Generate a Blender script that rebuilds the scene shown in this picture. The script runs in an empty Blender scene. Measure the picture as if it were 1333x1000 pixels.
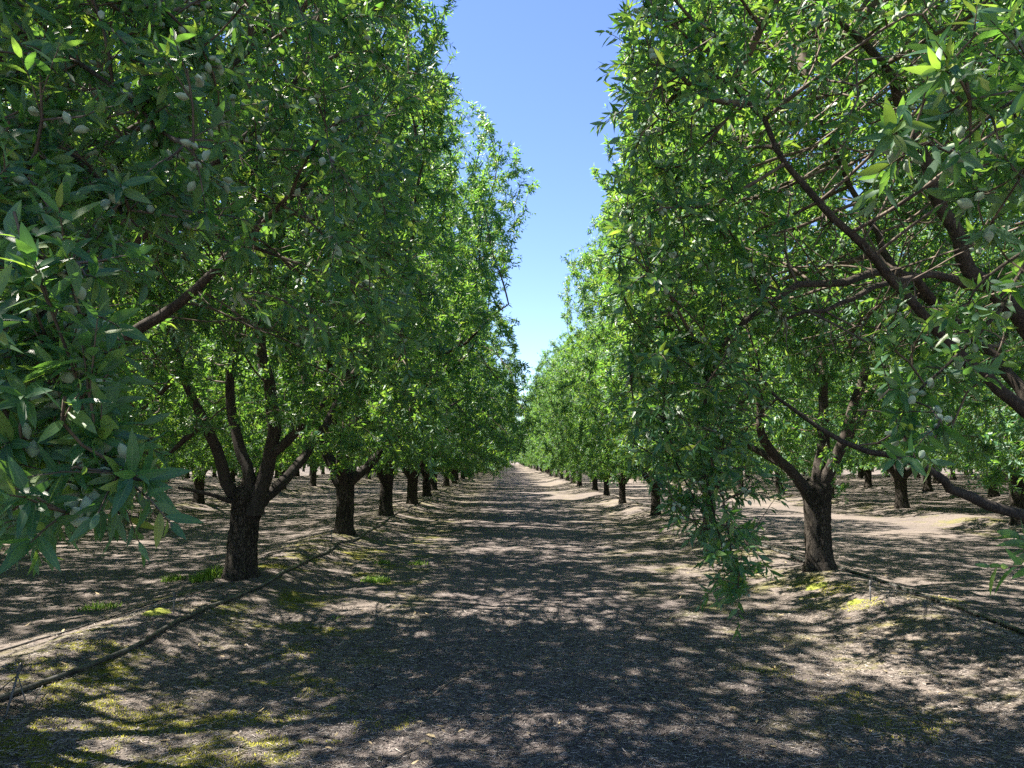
import bpy, math, time
import numpy as np
from mathutils import Vector

T0 = time.time()
R = math.radians
scene = bpy.context.scene
COL = scene.collection

# ------------------------------------------------------------------ camera
CAM_Z = 1.62
PITCH = math.atan(98 / 1000.0)
YAW = math.atan(6.5 / 1000.0)          # turned a little to the right of the track
cam_data = bpy.data.cameras.new('camera')
cam_data.sensor_width = 36.0
cam_data.lens = 36.0 * 1000.0 / 1333.0
cam_data.clip_start = 0.05
cam_data.clip_end = 6000
cam = bpy.data.objects.new('camera', cam_data)
COL.objects.link(cam)
cam.location = (0, 0, CAM_Z)
cam.rotation_euler = (math.pi / 2 + PITCH, 0, -YAW)
scene.camera = cam
_cp, _sp, _cy, _sy = math.cos(PITCH), math.sin(PITCH), math.cos(YAW), math.sin(YAW)
FWD = np.array([_cp * _sy, _cp * _cy, _sp])
UPV = np.array([-_sp * _sy, -_sp * _cy, _cp])
RGT = np.array([_cy, -_sy, 0.0])


def at(px, py, d):
    """World point at depth d (metres along the track) seen towards that direction: used to survey limb positions."""
    v = FWD + RGT * ((px - 666.5) / 1000.0) + UPV * ((500 - py) / 1000.0)
    v = v * (d / v[1])
    return np.array([0, 0, CAM_Z]) + v


def seen(p):
    q = p - np.array([0, 0, CAM_Z])
    z = q @ FWD
    zz = np.where(z > 0.05, z, 1e9)
    return 666.5 + 1000 * (q @ RGT) / zz, 500 - 1000 * (q @ UPV) / zz, z


# ------------------------------------------------------------------ rows of the orchard
ROW_L, ROW_R = -3.22, 4.0
ROWS = [-39.8, -32.4, -25.0, -17.8, -10.4, ROW_L, ROW_R, 11.7, 19.2, 26.6, 34.0, 41.4, 48.8]


def vnoise(x, y, seed=0):
    """smooth value noise on a grid, 0..1"""
    xi = np.floor(x).astype(np.int64); yi = np.floor(y).astype(np.int64)
    fx = x - xi; fy = y - yi
    fx = fx * fx * (3 - 2 * fx); fy = fy * fy * (3 - 2 * fy)

    def h(a, b):
        n = (a * 374761393 + b * 668265263 + seed * 69069 + 1013) & 0xFFFFFFFF
        n = ((n ^ (n >> 13)) * 1274126177) & 0xFFFFFFFF
        n = (n ^ (n >> 16)) & 0xFFFF
        return n / 65535.0
    return (h(xi, yi) * (1 - fx) + h(xi + 1, yi) * fx) * (1 - fy) + (h(xi, yi + 1) * (1 - fx) + h(xi + 1, yi + 1) * fx) * fy


def ground_z(x, y):
    x = np.asarray(x, float); y = np.asarray(y, float)
    z = np.zeros_like(x)
    inside = (y < 258) & (np.abs(x) < 60)
    for i, r in enumerate(ROWS):
        wob = (vnoise(y * 0.35, y * 0 + i * 7.3, 3) - 0.5) * 0.35
        w = 0.62 + 0.25 * vnoise(y * 0.5, y * 0 + i * 3.1, 4)
        z += 0.195 * np.exp(-((x - r - wob) / w) ** 2) * (0.8 + 0.4 * vnoise(y * 0.9, y * 0 + i, 5))
    z += 0.03 * (vnoise(x * 0.8, y * 0.6, 11) - 0.5) + 0.028 * (vnoise(x * 2.3, y * 2.3, 12) - 0.5)
    near = np.clip((20 - np.abs(y)) / 12, 0, 1) * np.clip((12 - np.abs(x)) / 4, 0, 1)
    z += near * (0.016 * (vnoise(x * 7, y * 7, 13) - 0.5) + 0.012 * (vnoise(x * 15, y * 15, 14) - 0.5))
    # shallow wheel tracks
    for c in (0.0, 1.6):
        z -= 0.018 * np.exp(-((x - c + 0.1) / 0.28) ** 2)
    return np.where(inside, z, z * 0.3)


# ------------------------------------------------------------------ materials
def new_mat(name):
    m = bpy.data.materials.new(name); m.use_nodes = True
    nt = m.node_tree
    for n in list(nt.nodes): nt.nodes.remove(n)
    out = nt.nodes.new('ShaderNodeOutputMaterial')
    return m, nt, out


def node(nt, typ, **kw):
    n = nt.nodes.new(typ)
    for k, v in kw.items():
        if k.startswith('i_'):
            n.inputs[k[2:].replace('_', ' ')].default_value = v
        else:
            setattr(n, k, v)
    return n


def ramp(nt, stops):
    n = nt.nodes.new('ShaderNodeValToRGB')
    el = n.color_ramp.elements
    while len(el) < len(stops): el.new(0.5)
    for e, (p, c) in zip(el, stops):
        e.position = p; e.color = (c[0], c[1], c[2], 1)
    return n


def mixc(nt, a, b, fac, typ='MIX'):
    n = nt.nodes.new('ShaderNodeMix'); n.data_type = 'RGBA'; n.blend_type = typ
    for sock, v in ((n.inputs[6], a), (n.inputs[7], b), (n.inputs[0], fac)):
        if hasattr(v, 'is_output') or hasattr(v, 'links'): nt.links.new(v, sock)
        elif isinstance(v, (int, float)): sock.default_value = v
        else: sock.default_value = (v[0], v[1], v[2], 1)
    return n.outputs[2]


def mat_leaf():
    m, nt, out = new_mat('almond_leaf')
    L = nt.links.new
    geo = node(nt, 'ShaderNodeNewGeometry')
    oi = node(nt, 'ShaderNodeObjectInfo')
    cr = ramp(nt, [(0.0, (0.030, 0.088, 0.056)), (0.35, (0.041, 0.118, 0.070)), (0.7, (0.060, 0.150, 0.074)), (0.95, (0.110, 0.205, 0.064)), (1.0, (0.20, 0.26, 0.06))])
    L(geo.outputs['Random Per Island'], cr.inputs[0])
    at_ = node(nt, 'ShaderNodeAttribute', attribute_name='midrib')
    rib = ramp(nt, [(0.90, (0, 0, 0)), (1.0, (1, 1, 1))]); L(at_.outputs['Fac'], rib.inputs[0])
    rf = node(nt, 'ShaderNodeMath', operation='MULTIPLY'); rf.inputs[1].default_value = 0.6; L(rib.outputs[0], rf.inputs[0])
    top = mixc(nt, cr.outputs[0], (0.20, 0.30, 0.14), rf.outputs[0])
    under = mixc(nt, top, (0.17, 0.28, 0.22), 0.55)        # paler, matt underside
    col = mixc(nt, top, under, geo.outputs['Backfacing'])
    hv = node(nt, 'ShaderNodeHueSaturation')
    hm = node(nt, 'ShaderNodeMapRange'); hm.inputs[3].default_value = 0.47; hm.inputs[4].default_value = 0.525
    L(oi.outputs['Random'], hm.inputs[0]); L(hm.outputs[0], hv.inputs['Hue'])
    hv.inputs['Saturation'].default_value = 1.0
    L(col, hv.inputs['Color'])
    ro = node(nt, 'ShaderNodeMapRange'); ro.inputs[3].default_value = 0.40; ro.inputs[4].default_value = 0.6
    L(geo.outputs['Backfacing'], ro.inputs[0])
    pb = node(nt, 'ShaderNodeBsdfPrincipled')
    pb.inputs['Specular IOR Level'].default_value = 0.45
    L(hv.outputs[0], pb.inputs['Base Color']); L(ro.outputs[0], pb.inputs['Roughness'])
    tr = node(nt, 'ShaderNodeBsdfTranslucent')
    tcr = ramp(nt, [(0.0, (0.18, 0.44, 0.05)), (0.6, (0.30, 0.58, 0.06)), (1.0, (0.46, 0.64, 0.07))])
    L(geo.outputs['Random Per Island'], tcr.inputs[0]); L(tcr.outputs[0], tr.inputs['Color'])
    mx = node(nt, 'ShaderNodeMixShader'); mx.inputs[0].default_value = 0.37
    L(pb.outputs[0], mx.inputs[1]); L(tr.outputs[0], mx.inputs[2]); L(mx.outputs[0], out.inputs[0])
    return m


def mat_bark(name, dark, light, scale=1.0, bump=0.8):
    m, nt, out = new_mat(name)
    L = nt.links.new
    tc = node(nt, 'ShaderNodeTexCoord')
    mp = node(nt, 'ShaderNodeMapping'); mp.inputs['Scale'].default_value = (scale, scale, scale * 0.35)
    L(tc.outputs['Object'], mp.inputs[0])
    vo = node(nt, 'ShaderNodeTexVoronoi', feature='DISTANCE_TO_EDGE', i_Scale=34.0)
    no = node(nt, 'ShaderNodeTexNoise', i_Scale=9.0, i_Detail=8.0, i_Roughness=0.65)
    L(mp.outputs[0], no.inputs['Vector'])
    wj = node(nt, 'ShaderNodeVectorMath', operation='MULTIPLY_ADD')
    wj.inputs[1].default_value = (0.22, 0.22, 0.22)
    L(no.outputs['Color'], wj.inputs[0]); L(mp.outputs[0], wj.inputs[2]); L(wj.outputs[0], vo.inputs['Vector'])
    big = node(nt, 'ShaderNodeTexNoise', i_Scale=3.0, i_Detail=5.0)
    L(tc.outputs['Object'], big.inputs['Vector'])
    cr = ramp(nt, [(0.0, [c * 0.45 for c in dark]), (0.10, dark), (0.5, light)])
    L(vo.outputs['Distance'], cr.inputs[0])
    c2 = ramp(nt, [(0.35, dark), (0.7, light)]); L(no.outputs['Fac'], c2.inputs[0])
    col = mixc(nt, cr.outputs[0], c2.outputs[0], 0.5)
    lich = ramp(nt, [(0.62, (0, 0, 0)), (0.75, (1, 1, 1))]); L(big.outputs['Fac'], lich.inputs[0])
    lm = node(nt, 'ShaderNodeMath', operation='MULTIPLY'); lm.inputs[1].default_value = 0.35; L(lich.outputs[0], lm.inputs[0])
    col = mixc(nt, col, (0.11, 0.11, 0.075), lm.outputs[0])
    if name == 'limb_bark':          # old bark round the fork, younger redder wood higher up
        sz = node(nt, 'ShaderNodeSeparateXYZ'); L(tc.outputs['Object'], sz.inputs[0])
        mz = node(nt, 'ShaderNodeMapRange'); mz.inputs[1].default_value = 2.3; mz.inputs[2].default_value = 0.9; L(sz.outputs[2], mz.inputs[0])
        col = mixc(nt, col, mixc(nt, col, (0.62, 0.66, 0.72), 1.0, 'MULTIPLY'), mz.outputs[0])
    pb = node(nt, 'ShaderNodeBsdfPrincipled', i_Roughness=0.85)
    pb.inputs['Specular IOR Level'].default_value = 0.25
    L(col, pb.inputs['Base Color'])
    ad = node(nt, 'ShaderNodeMath', operation='MULTIPLY_ADD'); ad.inputs[1].default_value = 0.7
    L(no.outputs['Fac'], ad.inputs[0])
    vr = ramp(nt, [(0, (0, 0, 0)), (0.18, (1, 1, 1))]); L(vo.outputs['Distance'], vr.inputs[0]); L(vr.outputs[0], ad.inputs[2])
    bp = node(nt, 'ShaderNodeBump', i_Strength=bump, i_Distance=0.025)
    L(ad.outputs[0], bp.inputs['Height']); L(bp.outputs[0], pb.inputs['Normal'])
    L(pb.outputs[0], out.inputs[0])
    return m


def mat_fruit():
    m, nt, out = new_mat('almond_hull')
    L = nt.links.new
    geo = node(nt, 'ShaderNodeNewGeometry')
    no = node(nt, 'ShaderNodeTexNoise', i_Scale=60.0, i_Detail=4.0)
    tc = node(nt, 'ShaderNodeTexCoord'); L(tc.outputs['Object'], no.inputs['Vector'])
    cr = ramp(nt, [(0.3, (0.215, 0.295, 0.185)), (0.7, (0.325, 0.40, 0.275))]); L(no.outputs['Fac'], cr.inputs[0])
    pb = node(nt, 'ShaderNodeBsdfPrincipled', i_Roughness=0.9)
    pb.inputs['Sheen Weight'].default_value = 0.5
    pb.inputs['Sheen Roughness'].default_value = 0.5
    L(cr.outputs[0], pb.inputs['Base Color']); L(pb.outputs[0], out.inputs[0])
    return m


def mat_simple(name, c1, c2, scale, rough=0.7, island=False, transl=None, metallic=0.0):
    m, nt, out = new_mat(name)
    L = nt.links.new
    if island:
        geo = node(nt, 'ShaderNodeNewGeometry'); src = geo.outputs['Random Per Island']
    else:
        tc = node(nt, 'ShaderNodeTexCoord'); no = node(nt, 'ShaderNodeTexNoise', i_Scale=scale, i_Detail=6.0)
        L(tc.outputs['Object'], no.inputs['Vector']); src = no.outputs['Fac']
    cr = ramp(nt, [(0.1 if island else 0.3, c1), (0.9 if island else 0.7, c2)]); L(src, cr.inputs[0])
    pb = node(nt, 'ShaderNodeBsdfPrincipled', i_Roughness=rough)
    pb.inputs['Specular IOR Level'].default_value = 0.3
    L(cr.outputs[0], pb.inputs['Base Color'])
    if transl:
        tr = node(nt, 'ShaderNodeBsdfTranslucent'); tr.inputs[0].default_value = (*transl, 1)
        mx = node(nt, 'ShaderNodeMixShader'); mx.inputs[0].default_value = 0.4
        L(pb.outputs[0], mx.inputs[1]); L(tr.outputs[0], mx.inputs[2]); L(mx.outputs[0], out.inputs[0])
    else:
        L(pb.outputs[0], out.inputs[0])
    return m


def mat_ground():
    m, nt, out = new_mat('orchard_ground')
    L = nt.links.new
    geo = node(nt, 'ShaderNodeNewGeometry')
    pos = geo.outputs['Position']

    def noise(scale, detail=6.0, rough=0.6, sc=(1, 1, 1)):
        mp = node(nt, 'ShaderNodeMapping'); mp.inputs['Scale'].default_value = sc; L(pos, mp.inputs[0])
        n = node(nt, 'ShaderNodeTexNoise', i_Scale=scale, i_Detail=detail, i_Roughness=rough); L(mp.outputs[0], n.inputs['Vector'])
        return n.outputs['Fac']
    large = noise(0.45, 5)
    mid = noise(3.2, 8)
    fine = noise(26, 8, 0.7)
    grit = noise(110, 5, 0.7)
    base = ramp(nt, [(0.30, (0.090, 0.080, 0.076)), (0.55, (0.144, 0.128, 0.120)), (0.75, (0.205, 0.183, 0.170))])
    L(mid, base.inputs[0])
    b2 = ramp(nt, [(0.30, (0.055, 0.045, 0.042)), (0.46, (0.19, 0.164, 0.152)), (0.62, (0.27, 0.236, 0.216)), (0.78, (0.45, 0.40, 0.36))])
    L(fine, b2.inputs[0])
    col = mixc(nt, base.outputs[0], b2.outputs[0], 0.6)
    g2 = ramp(nt, [(0.34, (0.35, 0.34, 0.34)), (0.5, (1, 1, 1)), (0.70, (1.5, 1.45, 1.4))]); L(grit, g2.inputs[0])
    col = mixc(nt, col, g2.outputs[0], 0.75, 'MULTIPLY')
    lt = ramp(nt, [(0.35, (0.72, 0.72, 0.74)), (0.65, (1.08, 1.05, 1.0))]); L(large, lt.inputs[0])
    col = mixc(nt, col, lt.outputs[0], 1.0, 'MULTIPLY')
    # middle of the track tinted greyer: bluish skylit shade put into the colour
    sx = node(nt, 'ShaderNodeSeparateXYZ'); L(pos, sx.inputs[0])

    def band(c, w):
        a = node(nt, 'ShaderNodeMath', operation='SUBTRACT'); L(sx.outputs[0], a.inputs[0]); a.inputs[1].default_value = c
        b = node(nt, 'ShaderNodeMath', operation='ABSOLUTE'); L(a.outputs[0], b.inputs[0])
        r = node(nt, 'ShaderNodeMapRange', interpolation_type='SMOOTHSTEP'); r.inputs[1].default_value = w; r.inputs[2].default_value = w * 0.45
        L(b.outputs[0], r.inputs[0])
        return r.outputs[0]
    tr = band(0.55, 2.1)
    tm = node(nt, 'ShaderNodeMath', operation='MULTIPLY'); tm.inputs[1].default_value = 0.55; L(tr, tm.inputs[0])
    col = mixc(nt, col, mixc(nt, col, (0.86, 0.86, 0.95), 1.0, 'MULTIPLY'), tm.outputs[0])
    # moss on the shoulders of the berms
    mb = node(nt, 'ShaderNodeMath', operation='MAXIMUM'); L(band(-2.5, 1.9), mb.inputs[0]); mh = node(nt, 'ShaderNodeMath', operation='MULTIPLY'); mh.inputs[1].default_value = 0.5; L(band(3.1, 2.0), mh.inputs[0]); L(mh.outputs[0], mb.inputs[1])
    mb2 = node(nt, 'ShaderNodeMath', operation='MAXIMUM'); L(mb.outputs[0], mb2.inputs[0]); L(band(-10.4, 2.2), mb2.inputs[1])
    mb3 = node(nt, 'ShaderNodeMath', operation='MAXIMUM'); L(mb2.outputs[0], mb3.inputs[0]); L(band(11.7, 2.2), mb3.inputs[1])
    mn = noise(1.5, 7, 0.62)
    mn2 = noise(14, 5, 0.7)
    yf = node(nt, 'ShaderNodeMapRange'); yf.inputs[1].default_value = 11.0; yf.inputs[2].default_value = 20.0; yf.inputs[3].default_value = 1.0; yf.inputs[4].default_value = 0.45; L(sx.outputs[1], yf.inputs[0])
    s = node(nt, 'ShaderNodeMath', operation='MULTIPLY_ADD'); L(mn2, s.inputs[0]); s.inputs[1].default_value = 0.35; L(mn, s.inputs[2])
    mr = node(nt, 'ShaderNodeMapRange', interpolation_type='SMOOTHSTEP'); mr.inputs[1].default_value = 0.67; mr.inputs[2].default_value = 0.80; L(s.outputs[0], mr.inputs[0])
    mm = node(nt, 'ShaderNodeMath', operation='MULTIPLY'); L(mr.outputs[0], mm.inputs[0]); L(mb3.outputs[0], mm.inputs[1])
    mossc = ramp(nt, [(0.3, (0.055, 0.062, 0.018)), (0.5, (0.14, 0.15, 0.025)), (0.68, (0.25, 0.22, 0.03)), (0.8, (0.24, 0.13, 0.04))]); L(noise(4.5, 6, 0.7), mossc.inputs[0])
    mg = mixc(nt, mossc.outputs[0], g2.outputs[0], 0.7, 'MULTIPLY')
    mf = node(nt, 'ShaderNodeMath', operation='MULTIPLY'); L(yf.outputs[0], mf.inputs[1]); L(mm.outputs[0], mf.inputs[0])
    col = mixc(nt, col, mg, mf.outputs[0])
    pb = node(nt, 'ShaderNodeBsdfPrincipled', i_Roughness=0.95)
    pb.inputs['Specular IOR Level'].default_value = 0.12
    L(col, pb.inputs['Base Color'])
    h1 = node(nt, 'ShaderNodeMath', operation='MULTIPLY_ADD'); L(grit, h1.inputs[0]); h1.inputs[1].default_value = 0.35; L(fine, h1.inputs[2])
    bp = node(nt, 'ShaderNodeBump', i_Strength=0.9, i_Distance=0.035); L(h1.outputs[0], bp.inputs['Height'])
    L(bp.outputs[0], pb.inputs['Normal']); L(pb.outputs[0], out.inputs[0])
    return m


M_LEAF = mat_leaf()
M_TRUNK = mat_bark('trunk_bark', (0.030, 0.025, 0.021), (0.125, 0.105, 0.088), 1.0, 1.0)
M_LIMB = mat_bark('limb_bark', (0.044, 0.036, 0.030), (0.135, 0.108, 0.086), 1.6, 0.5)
M_TWIG = mat_simple('twig_bark', (0.055, 0.040, 0.032), (0.17, 0.135, 0.105), 14, 0.8)
M_FRUIT = mat_fruit()
M_GROUND = mat_ground()
M_LITTER = mat_simple('shredded_wood', (0.035, 0.030, 0.028), (0.37, 0.33, 0.30), 1, 0.9, island=True)
M_DRY = mat_simple('dry_leaf', (0.07, 0.055, 0.035), (0.34, 0.27, 0.16), 1, 0.8, island=True)
M_STICK = mat_simple('dry_stick', (0.10, 0.08, 0.065), (0.26, 0.21, 0.17), 20, 0.9)
M_GRASS = mat_simple('grass_blade', (0.09, 0.17, 0.03), (0.20, 0.30, 0.06), 1, 0.5, island=True, transl=(0.25, 0.42, 0.05))
M_HOSE = mat_simple('weathered_black_hose', (0.022, 0.022, 0.024), (0.12, 0.118, 0.115), 5, 0.36)
M_STAKE = mat_simple('grey_plastic_stake', (0.06, 0.06, 0.065), (0.16, 0.16, 0.165), 30, 0.5)
M_MOSSB = mat_simple('moss_blade', (0.07, 0.085, 0.015), (0.30, 0.28, 0.035), 1, 0.9, island=True)
M_MOSS = mat_simple('moss', (0.09, 0.115, 0.02), (0.25, 0.27, 0.04), 40, 0.95)


# ------------------------------------------------------------------ mesh helpers
def mesh_np(name, verts, faces_by_size, mat, smooth=True):
    """faces_by_size: list of int arrays (n, k)"""
    me = bpy.data.meshes.new(name)
    verts = np.ascontiguousarray(verts, dtype=np.float32)
    me.vertices.add(len(verts)); me.vertices.foreach_set('co', verts.ravel())
    fl = [np.asarray(f, dtype=np.int32) for f in faces_by_size if len(f)]
    loops = np.concatenate([f.ravel() for f in fl])
    starts, off = [], 0
    for f in fl:
        n, k = f.shape
        starts.append(off + np.arange(n, dtype=np.int32) * k); off += n * k
    starts = np.concatenate(starts).astype(np.int32)
    me.loops.add(len(loops)); me.loops.foreach_set('vertex_index', loops)
    me.polygons.add(len(starts)); me.polygons.foreach_set('loop_start', starts)
    if smooth:
        me.polygons.foreach_set('use_smooth', np.ones(len(starts), dtype=bool))
    me.update(calc_edges=True)
    me.materials.append(mat)
    return me


def link(name, me, parent=None, loc=None):
    o = bpy.data.objects.new(name, me); COL.objects.link(o)
    if parent is not None: o.parent = parent
    if loc is not None: o.location = loc
    return o


def tag(o, label, cat, group=None, kind=None):
    if label: o['label'] = label
    if cat: o['category'] = cat
    if group: o['group'] = group
    if kind: o['kind'] = kind
    return o


def norm(v):
    return v / np.maximum(np.linalg.norm(v, axis=-1, keepdims=True), 1e-9)


def tubes(chains, k, cap=True, lump=0.0, rng=None):
    """chains: list of (points (m,3), radii (m,)). One vectorised sweep."""
    lens = np.array([len(c[0]) for c in chains])
    P = np.concatenate([c[0] for c in chains]); Rr = np.concatenate([c[1] for c in chains])
    st = np.concatenate([[0], np.cumsum(lens)[:-1]])
    n = len(P)
    first = np.zeros(n, bool); first[st] = True
    last = np.zeros(n, bool); last[st + lens - 1] = True
    nxt = np.where(last, np.arange(n), np.arange(n) + 1); prv = np.where(first, np.arange(n), np.arange(n) - 1)
    T = norm(P[nxt] - P[prv])
    mean = norm(P[st + lens - 1] - P[st])
    ref = np.cross(mean, np.array([0.31, 0.87, 0.38])); ref = norm(ref)
    ref = np.repeat(ref, lens, axis=0)
    U = norm(ref - (ref * T).sum(1, keepdims=True) * T)
    V = np.cross(T, U)
    a = np.arange(k) * 2 * math.pi / k
    rad = Rr[:, None] * np.ones(k)[None, :]
    if lump and rng is not None:
        rad = rad * (1 + lump * rng.standard_normal((n, k)))
    ring = P[:, None, :] + (np.cos(a)[None, :, None] * U[:, None, :] + np.sin(a)[None, :, None] * V[:, None, :]) * rad[:, :, None]
    verts = ring.reshape(-1, 3)
    i = np.nonzero(~last)[0]
    j = np.arange(k); j2 = (j + 1) % k
    q = np.stack([i[:, None] * k + j, i[:, None] * k + j2, (i[:, None] + 1) * k + j2, (i[:, None] + 1) * k + j], axis=-1).reshape(-1, 4)
    faces = [q]
    if cap and k >= 3:
        e = np.nonzero(last)[0]
        if k == 3: faces.append((e[:, None] * 3 + np.arange(3)))
        else: faces.append(e[:, None] * k + np.arange(k))
    return verts, faces


# ------------------------------------------------------------------ leaves, shoots, fruit
def leaf_mesh(pos, ax, nr, ln, wd, rng, detail):
    """pos, ax (unit), nr (approx normal), ln, wd arrays"""
    nr = norm(nr - (nr * ax).sum(1, keepdims=True) * ax)
    sd = np.cross(ax, nr)
    bend = rng.uniform(0.02, 0.22, len(pos)); fold = rng.uniform(0.10, 0.40, len(pos))
    if detail == 2:
        tpl = [(0, 0, 0)] + [q for t, w in ((.13, .55), (.34, 1.0), (.60, .86), (.83, .46)) for q in ((t, -w, w), (t, 0, 0), (t, w, w))] + [(1, 0, 0)]
        f = [np.array([(0, 2, 1), (0, 3, 2), (10, 11, 13), (11, 12, 13)]),
             np.array([q for b in (1, 4, 7) for q in ((b, b + 1, b + 4, b + 3), (b + 1, b + 2, b + 5, b + 4))])]
    elif detail:
        tpl = [(0, 0, 0), (.30, -1, 1), (.30, 0, 0), (.30, 1, 1), (.66, -.72, .72), (.66, 0, 0), (.66, .72, .72), (1, 0, 0)]
        f = [np.array([(0, 2, 1), (0, 3, 2), (4, 5, 7), (5, 6, 7)]), np.array([(1, 2, 5, 4), (2, 3, 6, 5)])]
    else:
        tpl = [(0, 0, 0), (.42, -1, 1), (.42, 1, 1), (1, 0, 0)]
        f = [np.array([(0, 3, 1), (0, 2, 3)])]
    v = []
    for (t, w, h) in tpl:
        hw = wd * 0.5
        v.append(pos + ax * (t * ln)[:, None] + sd * (w * hw)[:, None] + nr * (h * hw * fold - bend * t * t * ln)[:, None])
    V = np.stack(v, 1)
    k = len(tpl)
    base = np.arange(len(pos)) * k
    faces = [(base[:, None, None] + ff[None]).reshape(-1, ff.shape[1]) for ff in f]
    return V.reshape(-1, 3), faces


def shoots_to_leaves(O, D, Ln, nl, rng, size=1.0, droop=0.35, detail=True, upbias=0.5):
    """leaves set spirally along each shoot, crowded towards the tip"""
    n = len(O)
    tmp = np.where(np.abs(D[:, 2:3]) > 0.8, np.array([[1.0, 0, 0]]), np.array([[0, 0, 1.0]]))
    U = norm(np.cross(D, tmp)); V = np.cross(D, U)
    ph0 = rng.uniform(0, 6.28, n)
    pos, ax, nr, ln = [], [], [], []
    for i in range(nl):
        keep = rng.random(n) < 0.93
        s = ((i + 0.6) / nl) ** 0.8 + rng.normal(0, 0.03, n)
        ph = ph0 + i * 2.39996 + rng.normal(0, 0.3, n)
        th = np.interp(i / max(nl - 1, 1), [0, 0.7, 1], [1.15, 0.95, 0.35]) + rng.normal(0, 0.22, n)
        side = np.cos(ph)[:, None] * U + np.sin(ph)[:, None] * V
        p = O + D * (s * Ln)[:, None]; p[:, 2] -= 0.25 * droop * s * s * Ln
        a = D * np.cos(th)[:, None] + side * np.sin(th)[:, None]
        a[:, 2] -= droop * rng.uniform(0.4, 1.5, n)
        a = norm(a)
        m = D * np.sin(th)[:, None] - side * np.cos(th)[:, None] + rng.normal(0, 0.35, (n, 3))
        m[:, 2] += upbias
        pos.append(p[keep]); ax.append(a[keep]); nr.append(m[keep])
        ln.append((size * rng.uniform(0.055, 0.105, n) * np.interp(i / max(nl - 1, 1), [0, .4, .85, 1], [.8, 1, 1, .6]))[keep])
    pos = np.concatenate(pos); ax = np.concatenate(ax); nr = np.concatenate(nr); ln = np.concatenate(ln)
    wd = ln * rng.uniform(0.23, 0.33, len(ln))
    return leaf_mesh(pos, ax, nr, ln, wd, rng, detail)


def fruit_template(seg=10, rings=7):
    v = []
    for i in range(rings + 1):
        t = i / rings
        r = math.sin(math.pi * t) ** 0.85
        z = -0.5 + t
        tip = 1 - 0.75 * max(0, t - 0.55)
        for j in range(seg):
            a = 2 * math.pi * j / seg
            crease = 1 - 0.10 * math.exp(-((j - 0) / 0.6) ** 2)
            v.append((0.37 * r * tip * math.cos(a) * crease, 0.28 * r * tip * math.sin(a), z))
    f = []
    for i in range(rings):
        for j in range(seg):
            f.append((i * seg + j, i * seg + (j + 1) % seg, (i + 1) * seg + (j + 1) % seg, (i + 1) * seg + j))
    return np.array(v), np.array(f)


FV, FF = fruit_template()
FV2, FF2 = fruit_template(5, 3)
FRUIT_ME = mesh_np('almond_fruit', FV, [FF], M_FRUIT)


# ------------------------------------------------------------------ tree skeleton by space colonisation
def colonise(P0, par0, A, rng, step=0.15, infl=2.2, kill=0.27, iters=90, grav=(0, 0, 0.05), grow_ok=None):
    cap = 26000
    P = np.zeros((cap, 3)); P[:len(P0)] = P0
    par = np.full(cap, -1, int); par[:len(par0)] = par0
    lastc = np.full(cap, -1, int)
    n = len(P0)
    bd = np.full(len(A), 1e9); bi = np.zeros(len(A), int)

    def upd(lo, hi):
        for s in range(lo, hi, 400):
            e = min(hi, s + 400)
            idx = np.nonzero(alive)[0]
            if len(idx) == 0: return
            d = np.linalg.norm(A[idx, None, :] - P[None, s:e, :], axis=2)
            j = d.argmin(1); dm = d[np.arange(len(idx)), j]
            b = dm < bd[idx]
            bd[idx[b]] = dm[b]; bi[idx[b]] = s + j[b]
    alive = np.ones(len(A), bool)
    ok0 = np.arange(n) if grow_ok is None else grow_ok
    # only allowed nodes may sprout
    big = np.zeros(n, bool); big[ok0] = True
    save = P[:n].copy(); P[:n][~big] = 1e6
    upd(0, n); P[:n] = save
    alive &= bd > kill
    g = np.array(grav)
    for it in range(iters):
        act = np.nonzero(alive & (bd < infl))[0]
        if len(act) == 0 or n > cap - 4000: break
        dr = norm(A[act] - P[bi[act]])
        u, inv = np.unique(bi[act], return_inverse=True)
        acc = np.zeros((len(u), 3)); np.add.at(acc, inv, dr)
        d = norm(acc) + g + rng.normal(0, 0.16, (len(u), 3))
        newp = P[u] + norm(d) * step * rng.uniform(0.8, 1.2, (len(u), 1))
        lc = lastc[u]
        dup = (lc >= 0) & (np.linalg.norm(newp - P[lc], axis=1) < 0.45 * step)
        if dup.any():
            bad = np.isin(bi[act], u[dup]); alive[act[bad]] = False
        good = ~dup
        m = int(good.sum())
        if m == 0: continue
        P[n:n + m] = newp[good]; par[n:n + m] = u[good]; lastc[u[good]] = np.arange(n, n + m)
        upd(n, n + m); n += m
        alive &= bd > kill
    return P[:n].copy(), par[:n].copy()


def resample(pts, step, rng=None, jit=0.0):
    pts = np.asarray(pts, float)
    # Catmull-Rom through the surveyed points
    q = np.vstack([2 * pts[0] - pts[1], pts, 2 * pts[-1] - pts[-2]])
    out = []
    for i in range(1, len(q) - 2):
        a, b, c, d = q[i - 1], q[i], q[i + 1], q[i + 2]
        m = max(2, int(np.linalg.norm(c - b) / step + 0.5))
        t = (np.arange(m) / m)[:, None]
        out.append(0.5 * (2 * b + (c - a) * t + (2 * a - 5 * b + 4 * c - d) * t ** 2 + (-a + 3 * b - 3 * c + d) * t ** 3))
    out.append(q[-2][None])
    o = np.concatenate(out)
    if jit and rng is not None:
        w = rng.normal(0, jit, o.shape); w = (w + np.roll(w, 1, 0) + np.roll(w, -1, 0)) / 1.7
        w[0] = 0; o = o + w
    return o


PROF_T = [0, .10, .30, .5, .7, .85, .95, 1.0]
PROF_R = [.72, .88, .98, 1.0, .93, .76, .52, .20]


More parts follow.
